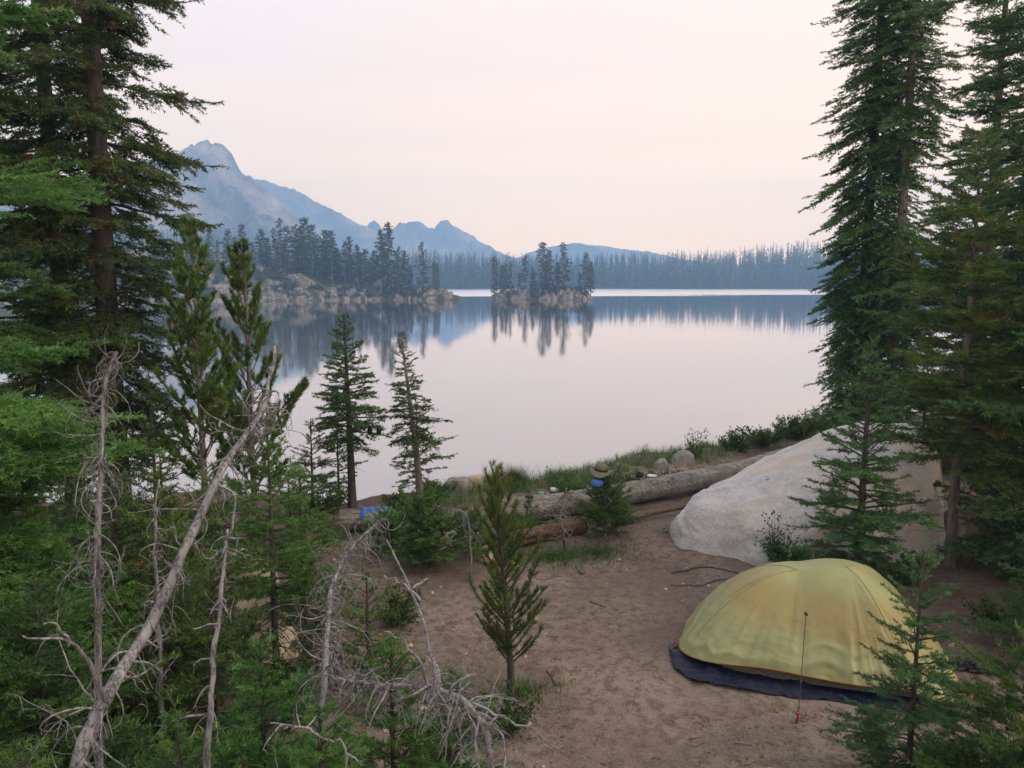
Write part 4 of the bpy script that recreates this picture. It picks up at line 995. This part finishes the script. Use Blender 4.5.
# sandals
for k, (px, py, rz) in enumerate([(966, 671, .5), (981, 674, .1)]):
    g = G(px, py); a = np.linspace(0, 2*PI, 28, endpoint=False)
    ol = np.stack([.125*np.cos(a), (.045+.010*np.cos(a))*np.sin(a)*(1-.18*np.exp(-((np.cos(a)+.05)/.4)**2))], 1)
    r = empty('sandal', 'black sandal lying on the dirt, %s of the pair right of the tent' % ('left' if k == 0 else 'right'), 'sandal', (g[0], g[1], hz(g[0], g[1])+.008)); r.rotation_euler[2] = rz
    V = np.concatenate([np.c_[ol, np.zeros(28)], np.c_[ol*1.03, np.full(28, .012)], np.c_[ol*1.02, np.full(28, .024)], np.c_[ol*.2, np.full(28, .022)]]); V = V.reshape(4, 28, 3)
    i, j = np.meshgrid(np.arange(3), np.arange(28), indexing='ij'); j2 = (j+1) % 28
    F = np.stack([i*28+j, i*28+j2, (i+1)*28+j2, (i+1)*28+j], -1).reshape(-1, 4)
    link('sole', mesh_np('sole', V.reshape(-1, 3), F, True), M['black'], r)
    for x0 in (.05, -.05):
        link('strap', mesh_np('strap', *tubes(resample([(x0, -.05, .015), (x0, -.035, .055), (x0, 0, .07), (x0, .035, .055), (x0, .05, .015)], 14), np.full((1, 14), .008), 6), True), M['black'], r)
# glimpse of lime green shelter through the left firs
g = P(58, 606, 7.6); z0 = hz(g[0], g[1])
rimg = [np.array([math.cos(t)*.95, math.sin(t)*.6, .02]) for t in np.linspace(0, 2*PI, 9)[:-1]]
V, F, *_ = dome(np.array([-.3, 0, .62]), np.array([.3, 0, .62]), rimg, lambda u: 1.9+.3*np.cos(u*PI), lambda u: 1.3+0*u, 64, 20)
tag(link('tent', mesh_np('tent', V, F, True), M['lime'], loc=(g[0], g[1], z0)), 'bright green shelter glimpsed through the firs on the far left', 'tent')

# ------------------------------------------------------------------ ground litter, grass, shrubs
rng = np.random.default_rng(55)
def on_ground(x, y, dz=0): return np.stack([x, y, height(x, y)+dz], -1)
# pebbles
n = 3200; x = rng.uniform(-2.5, 6.5, n); y = rng.uniform(4.2, 11.8, n); k = fbm(xyz(x*.6, y*.6), 2, 6)+.35*sstep(3.6, 5, x) > rng.random(n)*.5-.05
x, y = x[k], y[k]; sz = .005+.024*rng.random(len(x))**6
oct_ = np.array([(1, 0, 0), (0, 1, 0), (-1, 0, 0), (0, -1, 0), (0, 0, .7), (.7, .7, .15), (-.7, .6, .2), (-.6, -.7, .1), (.7, -.6, .2)])
OF = np.array([(0, 5, 4), (5, 1, 4), (1, 6, 4), (6, 2, 4), (2, 7, 4), (7, 3, 4), (3, 8, 4), (8, 0, 4)])
a = rng.random(len(x))*6.28; ca, sa = np.cos(a), np.sin(a)
vv = oct_[None]*(1+.35*rng.normal(size=(len(x), 9, 1)))*sz[:, None, None]
vr = np.stack([vv[..., 0]*ca[:, None]-vv[..., 1]*sa[:, None], vv[..., 0]*sa[:, None]+vv[..., 1]*ca[:, None], vv[..., 2]], -1)+on_ground(x, y, -.001)[:, None]
Fp = (OF[None]+9*np.arange(len(x))[:, None, None]).reshape(-1, 3)
tag(link('pebbles', mesh_np('pebbles', vr.reshape(-1, 3), Fp, False), M['stone_tan']), 'small pale pebbles scattered over the dirt', kind='stuff')
# twigs and needles on the dirt
n = 1500; x = rng.uniform(-2.5, 6.8, n); y = rng.uniform(4.2, 12, n); L = .03+.10*rng.random(n)**2; a = rng.random(n)*6.28
p0 = on_ground(x, y, .004); p2 = on_ground(x+np.cos(a)*L, y+np.sin(a)*L, .006); pm = (p0+p2)/2+rng.normal(size=p0.shape)*.006; pm[:, 2] = np.maximum(pm[:, 2], (p0+p2)[:, 2]/2)
v, f = tubes(np.stack([p0, pm, p2], 1), (.0012+.0025*rng.random(n)**2)[:, None]*np.ones(3), 4)
tag(link('twig_litter', mesh_np('twig_litter', v, f, True), M['rot']), 'brown twigs littering the dirt', kind='stuff')
n = 26000; x = np.concatenate([rng.uniform(-6, -.8, n//3), rng.uniform(3.6, 8, n//3), rng.uniform(-1.5, 5, n-2*(n//3))]); y = rng.uniform(2, 12, n)
k = fbm(xyz(x*1.3, y*1.3), 4, 66) > np.where((x > -1) & (x < 3.8), .12, -.3); x, y = x[k], y[k]; n = len(x)
p0 = on_ground(x, y, .004); a = rng.random(n)*6.28; L = .02+.02*rng.random(n); d = np.stack([np.cos(a)*L, np.sin(a)*L, rng.random(n)*.006], -1); s_ = np.stack([-np.sin(a), np.cos(a), 0*a], -1)*.003
q = np.stack([p0-s_, p0+s_, p0+d+s_, p0+d-s_], 1).reshape(-1, 3)
tag(link('needle_litter', mesh_np('needle_litter', q, np.arange(len(q)).reshape(-1, 4), False, rng.random(n)), M['brown']), 'fallen brown needles under the trees', kind='stuff')
# roots and sticks
for k, (pts, r, lab) in enumerate([
    ([(670, 572), (705, 567), (740, 572), (765, 573)], .018, 'upper dark root crossing the dirt in front of the boulder'),
    ([(668, 582), (700, 584), (728, 578), (752, 580)], .013, 'lower dark root crossing the dirt in front of the boulder'),
    ([(722, 588), (745, 590), (770, 584)], .010, 'short root just behind the top of the tent')]):
    pp = np.array([on_ground(*G(a, b)[:2], .0) for a, b in pts]); pp = resample(pp, 24); pp[:, :2] += fbm(xyz(np.arange(24)*.6, k), 2, 3)[:, None]*.03; pp[:, 2] = height(pp[:, 0], pp[:, 1])+r*.15; pp[-1, 2] -= .03; pp[0, 2] -= .03
    o = link('tree_root', mesh_np('tree_root', *tubes(pp-pp[0], np.linspace(r, r*.5, 24)[None], 8), True), M['bark'], loc=pp[0]); tag(o, lab, 'root')
for k, (pts, r, mt, lab) in enumerate([
    ([(540, 690), (549, 683), (557, 668)], .011, 'rot', 'short curved brown stick on the dirt right of the young pine'),
    ([(547, 672), (556, 686), (560, 684)], .009, 'rot', 'forked brown stick end beside the short curved stick'),
    ([(735, 742), (752, 746)], .006, 'dead', 'thin pale stick on the dirt below the tent'),
    ([(590, 603), (606, 608)], .007, 'rot', 'small brown stick on the dirt left of the tent'),
    ([(893, 622), (930, 618), (958, 622)], .012, 'dead', 'pale stick on the soil behind the tent'),
    ([(900, 606), (897, 596)], .014, 'dead', 'stubby pale stick standing out of the soil')]):
    pp = np.array([on_ground(*G(a, b)[:2], r*.9) for a, b in pts]); pp = resample(pp, 10)
    o = link('stick', mesh_np('stick', *tubes(pp-pp[0], np.linspace(r, r*.6, 10)[None], 7), True), M[mt], loc=pp[0]); tag(o, lab, 'stick')

def blades(name, label, cx, cy, n, h, spread, seed, mat='grass', w=.0055, zf=None):
    rng = np.random.default_rng(seed); k = rng.integers(0, len(cx), n)
    r = spread[k]*.6*np.abs(rng.normal(size=n)); a = rng.random(n)*6.28
    x = cx[k]+np.cos(a)*r*1.4; y = cy[k]+np.sin(a)*r; hh_ = h[k]*(.45+.7*rng.random(n))
    p = on_ground(x, y, -.01); ok = p[:, 2] > WZ-.06; p = p[ok]; hh_ = hh_[ok]; n = len(p); a = rng.random(n)*6.28
    ln = (.2+1.0*rng.random(n)**1.5)*hh_; o = np.stack([np.cos(a)*ln, np.sin(a)*ln, 0*a], -1); s_ = np.stack([-np.sin(a), np.cos(a), 0*a], -1)*w*.5
    m_ = p+o*.3+np.stack([0*a, 0*a, hh_*.6], -1); t_ = p+o+np.stack([0*a, 0*a, hh_], -1)
    V = np.stack([p-s_, p+s_, m_+s_*.8, m_-s_*.8, t_], 1).reshape(-1, 3); b = np.arange(n)[:, None]*5
    F = np.concatenate([b+[0, 1, 2], b+[0, 2, 3], b+[3, 2, 4]]); 
    return tag(link(name, mesh_np(name, V, F, False, np.tile(rng.random(n), 3)), M[mat]), label, kind='stuff')
# grass on the bank
cx, cy, hh_, sp_ = [], [], [], []
for px in np.arange(430, 850, 2.6):
    g = G(px, np.interp(px, [430, 520, 640, 760, 850], [503, 490, 475, 450, 428]), -.1); 
    for q in range(2):
        cx.append(g[0]+rng.normal()*.2); cy.append(float(np.interp(g[0], SX, SY))-.55-rng.random()*1.4); hh_.append(.10+.14*rng.random()**2); sp_.append(.22)
blades('bank_grass', 'green grass growing along the lake bank', *map(np.array, (cx, cy)), 15000, np.array(hh_), np.array(sp_), 1)
def tuft(px, Y, n, h, r, seed, lab, cat='grass tuft', dz=0):
    x = P(px, 480, Y)[0]; o = blades('grass_tuft', lab, np.array([x]), np.array([float(Y)]), n, np.array([h]), np.array([r]), seed); o['category'] = cat; del o['kind']
    if cat == 'stuff': o['kind'] = 'stuff'; del o['category']; o.name = 'grass_patch'
    return o
tuft(513, 12.6, 900, .34, .24, 1, 'tall spiky grass tuft on the bank left of the green tub')
tuft(506, 12.3, 300, .2, .2, 6, 'shorter grass at the left foot of the tall spiky tuft', 'stuff')
tuft(577, 12.0, 600, .36, .22, 2, 'tall grass tuft on the bank left of the olive hat')
tuft(618, 12.4, 600, .32, .25, 3, 'tall grass tuft on the bank right of the olive hat')
tuft(552, 9.35, 2200, .085, .42, 4, 'low green grass patch at the foot of the small bare tree', 'stuff')
tuft(596, 9.5, 1600, .09, .35, 5, 'low green grass fringe in front of the round bush', 'stuff')
tuft(668, 10.3, 160, .045, .2, 7, 'yellow green sprigs on the dirt left of the boulder', 'stuff')
tuft(525, 6.1, 500, .10, .22, 8, 'dry low grass at the foot of the young pine', 'stuff')

def shrub(name, label, px, Y, h, r, n, leaf, seed, mat='shrub', py=480, stems=18, x=None, cat='shrub'):
    rng = np.random.default_rng(seed); x = P(px, py, Y)[0] if x is None else x; z = hz(x, Y)
    root = empty(name, label, cat, (x, Y, z))
    a = rng.random(stems)*6.28; Ls = h*(.55+.6*rng.random(stems)); out_ = r*np.sqrt(rng.random(stems))
    tip = np.stack([np.cos(a)*out_, np.sin(a)*out_*.8, Ls], -1); b0 = tip*np.array([.25, .25, 0]); mid = b0*.4+tip*.6*np.array([1, 1, .9])
    C = np.stack([b0, b0*.7+tip*.3, mid, tip], 1); link('stems', mesh_np('stems', *tubes(C, np.full((stems, 1), .004)*np.linspace(1, .4, 4)[None], 4), True), M['bark'], root)
    i = rng.integers(0, stems, n); u = .2+.8*rng.random(n)**.7; p, tg = interp_poly(C, i, u); p = p+rng.normal(size=(n, 3))*h*.09
    p[:, 2] = np.maximum(p[:, 2], .01)
    d = unit(rng.normal(size=(n, 3))+[0, 0, .5]); s_ = unit(np.cross(d, rng.normal(size=(n, 3))))*leaf*.28
    V = np.stack([p, p+d*leaf*.5-s_, p+d*leaf, p+d*leaf*.5+s_], 1).reshape(-1, 3)
    link('leaves', mesh_np('leaves', V, np.arange(4*n).reshape(-1, 4), False, np.clip(rng.random(stems)[i]*.6+.4*rng.random(n)*.9, 0, 1)), M[mat], root); return root
SH = [('leafy shrub on the bank behind the boulder left shoulder', 795, 16.3, .42, .55, 2600), ('taller twiggy shrub on the bank at the left of the tall right firs', 818, 16.6, .55, .5, 2400),
      ('dark low shrub on the bank left of the leafy one', 760, 15.6, .34, .5, 1700), ('low shrub on the bank behind the long log', 735, 15.2, .35, .45, 1400),
      ('sparse twiggy shrub at the water right of the grey shore rocks', 694, 14.6, .5, .25, 350), ('low green shrub on the bank right of the black pot', 668, 12.9, .2, .4, 900),
      ('low shrub on the bank between the two tall grass tufts', 562, 12.3, .3, .3, 800), ('low leafy shrub on the bank right of the hat', 638, 12.6, .25, .4, 1100),
      ('dark ferny shrub under the blue green fir by the boulder', 800, 8.9, .32, .45, 2200), ('leafy sprig against the face of the boulder', 782, 8.95, .62, .18, 420),
      ('low dark shrub between the tent and the boulder', 850, 8.1, .25, .5, 2000), ('low green shrub at the right foot of the boulder', 905, 8.5, .3, .35, 1500),
      ('low shrub growing against the rotten log', 522, 10.3, .3, .35, 900), ('low shrub in front of the long log left of the round bush', 540, 10.2, .22, .35, 700),
      ('leafy ground shrub under the firs at the bottom left', 130, 4.6, .4, .6, 3000), ('leafy ground shrub at the bottom left of the curly dead sapling', 235, 3.9, .35, .5, 2600),
      ('leafy shrub at the bottom under the arching dead top', 440, 3.6, .38, .4, 2400), ('brownish shrub below the young pine', 500, 5.5, .25, .32, 1200),
      ('low green shrub behind the curly dead sapling', 300, 6.2, .35, .5, 2200), ('low shrub at the left of the dirt clearing', 395, 7.4, .3, .35, 1300),
      ('low shrub left behind the thin trunked fir', 225, 6.6, .4, .5, 2200), ('shrub in the gap below the left shore pines', 180, 9.8, .6, .7, 2600), ('shrub at the shore behind the low left firs', 110, 10.5, .6, .8, 2600),
      ('shrub on the shore left of the short grey log', 318, 10.8, .3, .45, 1500), ('shrub at the shore around the slender fir trunks', 405, 11.2, .25, .4, 1300), ('low shrub at the shore beside the dark angular rock', 440, 11.9, .2, .35, 1000),
      ('shrub at the right edge behind the sandals', 1010, 7.4, .25, .3, 900)]
for k, (lab, px, Y, h, r, n) in enumerate(SH): shrub('shrub', lab, px, Y, h, r, n, .028+.0016*Y, 300+k)
shrub('shrub', 'brown withered shrub under the arching dead top', 410, 3.25, .42, .3, 2200, .03, 401, 'brown')
M['rust'] = mat_foliage('rust_needles', (.20, .07, .02), (.42, .20, .05))
shrub('shrub', 'rust brown dead sprig hanging beside the curly dead sapling', 268, 3.5, .55, .16, 420, .03, 402, 'brown')

# ------------------------------------------------------------------ light, air, sky
w = bpy.data.worlds.new('World'); S.world = w; w.use_nodes = True; nt = w.node_tree; nt.nodes.clear()
SUN_EL, SUN_AZ = rad(38), rad(100)      # azimuth clockwise from +Y
out = nt.nodes.new('ShaderNodeOutputWorld'); bg = nt.nodes.new('ShaderNodeBackground'); nt.links.new(bg.outputs[0], out.inputs[0])
sky = nd(nt, 'ShaderNodeTexSky', sky_type='NISHITA', sun_disc=False, sun_elevation=SUN_EL, sun_rotation=SUN_AZ, air_density=1.0, dust_density=6.0, ozone_density=1.0)
tc = nd(nt, 'ShaderNodeTexCoord').outputs['Generated']; sx = nd(nt, 'ShaderNodeSeparateXYZ', {0: tc})
el = ramp(nt, sx.outputs[2], [(0, (3.5, 2.1, .95)), (.12, (3.25, 1.98, .92)), (.17, (2.1, 1.35, .78)), (.25, (1.46, 1.03, .74)), (.36, (1.16, .91, .76)), (1, (.97, .87, .79))])
wm = nd(nt, 'ShaderNodeMapRange', {'Value': sx.outputs[0], 'From Min': -.7, 'From Max': .8}).outputs[0]
az = ramp(nt, wm, [(0, (.82, .93, 1.10)), (.5, (1, 1, 1)), (1, (1.12, 1.02, .80))])
smoke = mixc(nt, 1.0, el, az, 'MULTIPLY')
SM = nd(nt, 'ShaderNodeVectorMath', {0: smoke}, operation='SCALE'); SM.inputs['Scale'].default_value = 8.1
nt.links.new(mixc(nt, .88, sky.outputs[0], SM.outputs[0]), bg.inputs[0]); bg.inputs[1].default_value = .12
sd_ = bpy.data.lights.new('sun', 'SUN'); sd_.energy = 1.5; sd_.angle = rad(40); sd_.color = (1, .86, .74)
so = bpy.data.objects.new('sun', sd_); COL.objects.link(so)
dv = Vector((math.sin(SUN_AZ)*math.cos(SUN_EL), math.cos(SUN_AZ)*math.cos(SUN_EL), math.sin(SUN_EL)))
so.rotation_euler = (-dv).to_track_quat('-Z', 'Y').to_euler(); so.location = (30, 10, 40)
# smoke haze
x0, x1, y0, y1, z0, z1 = -1300, 1300, -100, 1790, -5.2, 225
V = [(x, y, z) for z in (z0, z1) for y in (y0, y1) for x in (x0, x1)]
F = [(0, 2, 3, 1), (4, 5, 7, 6), (0, 1, 5, 4), (2, 6, 7, 3), (0, 4, 6, 2), (1, 3, 7, 5)]
m, nt, out = new_mat('smoke_haze')
pv = nd(nt, 'ShaderNodeVolumePrincipled', {'Color': (.34, .60, 1.0, 1), 'Density': .00105, 'Anisotropy': .25}); nt.links.new(pv.outputs[0], out.inputs['Volume'])
o = link('haze', mesh_np('haze', V, F, False), m); tag(o, kind='stuff', label='thin bluish smoke haze over the lake')
S.view_settings.view_transform = 'Standard'; S.view_settings.look = 'None'; S.view_settings.exposure = 0.6; S.view_settings.gamma = 1
S.view_settings.use_curve_mapping = False
S.cycles.use_denoising = True; S.cycles.max_bounces = 4; S.cycles.diffuse_bounces = 3; S.cycles.glossy_bounces = 2; S.cycles.transmission_bounces = 4; S.cycles.volume_bounces = 1; S.cycles.transparent_max_bounces = 4
S.render.film_transparent = False
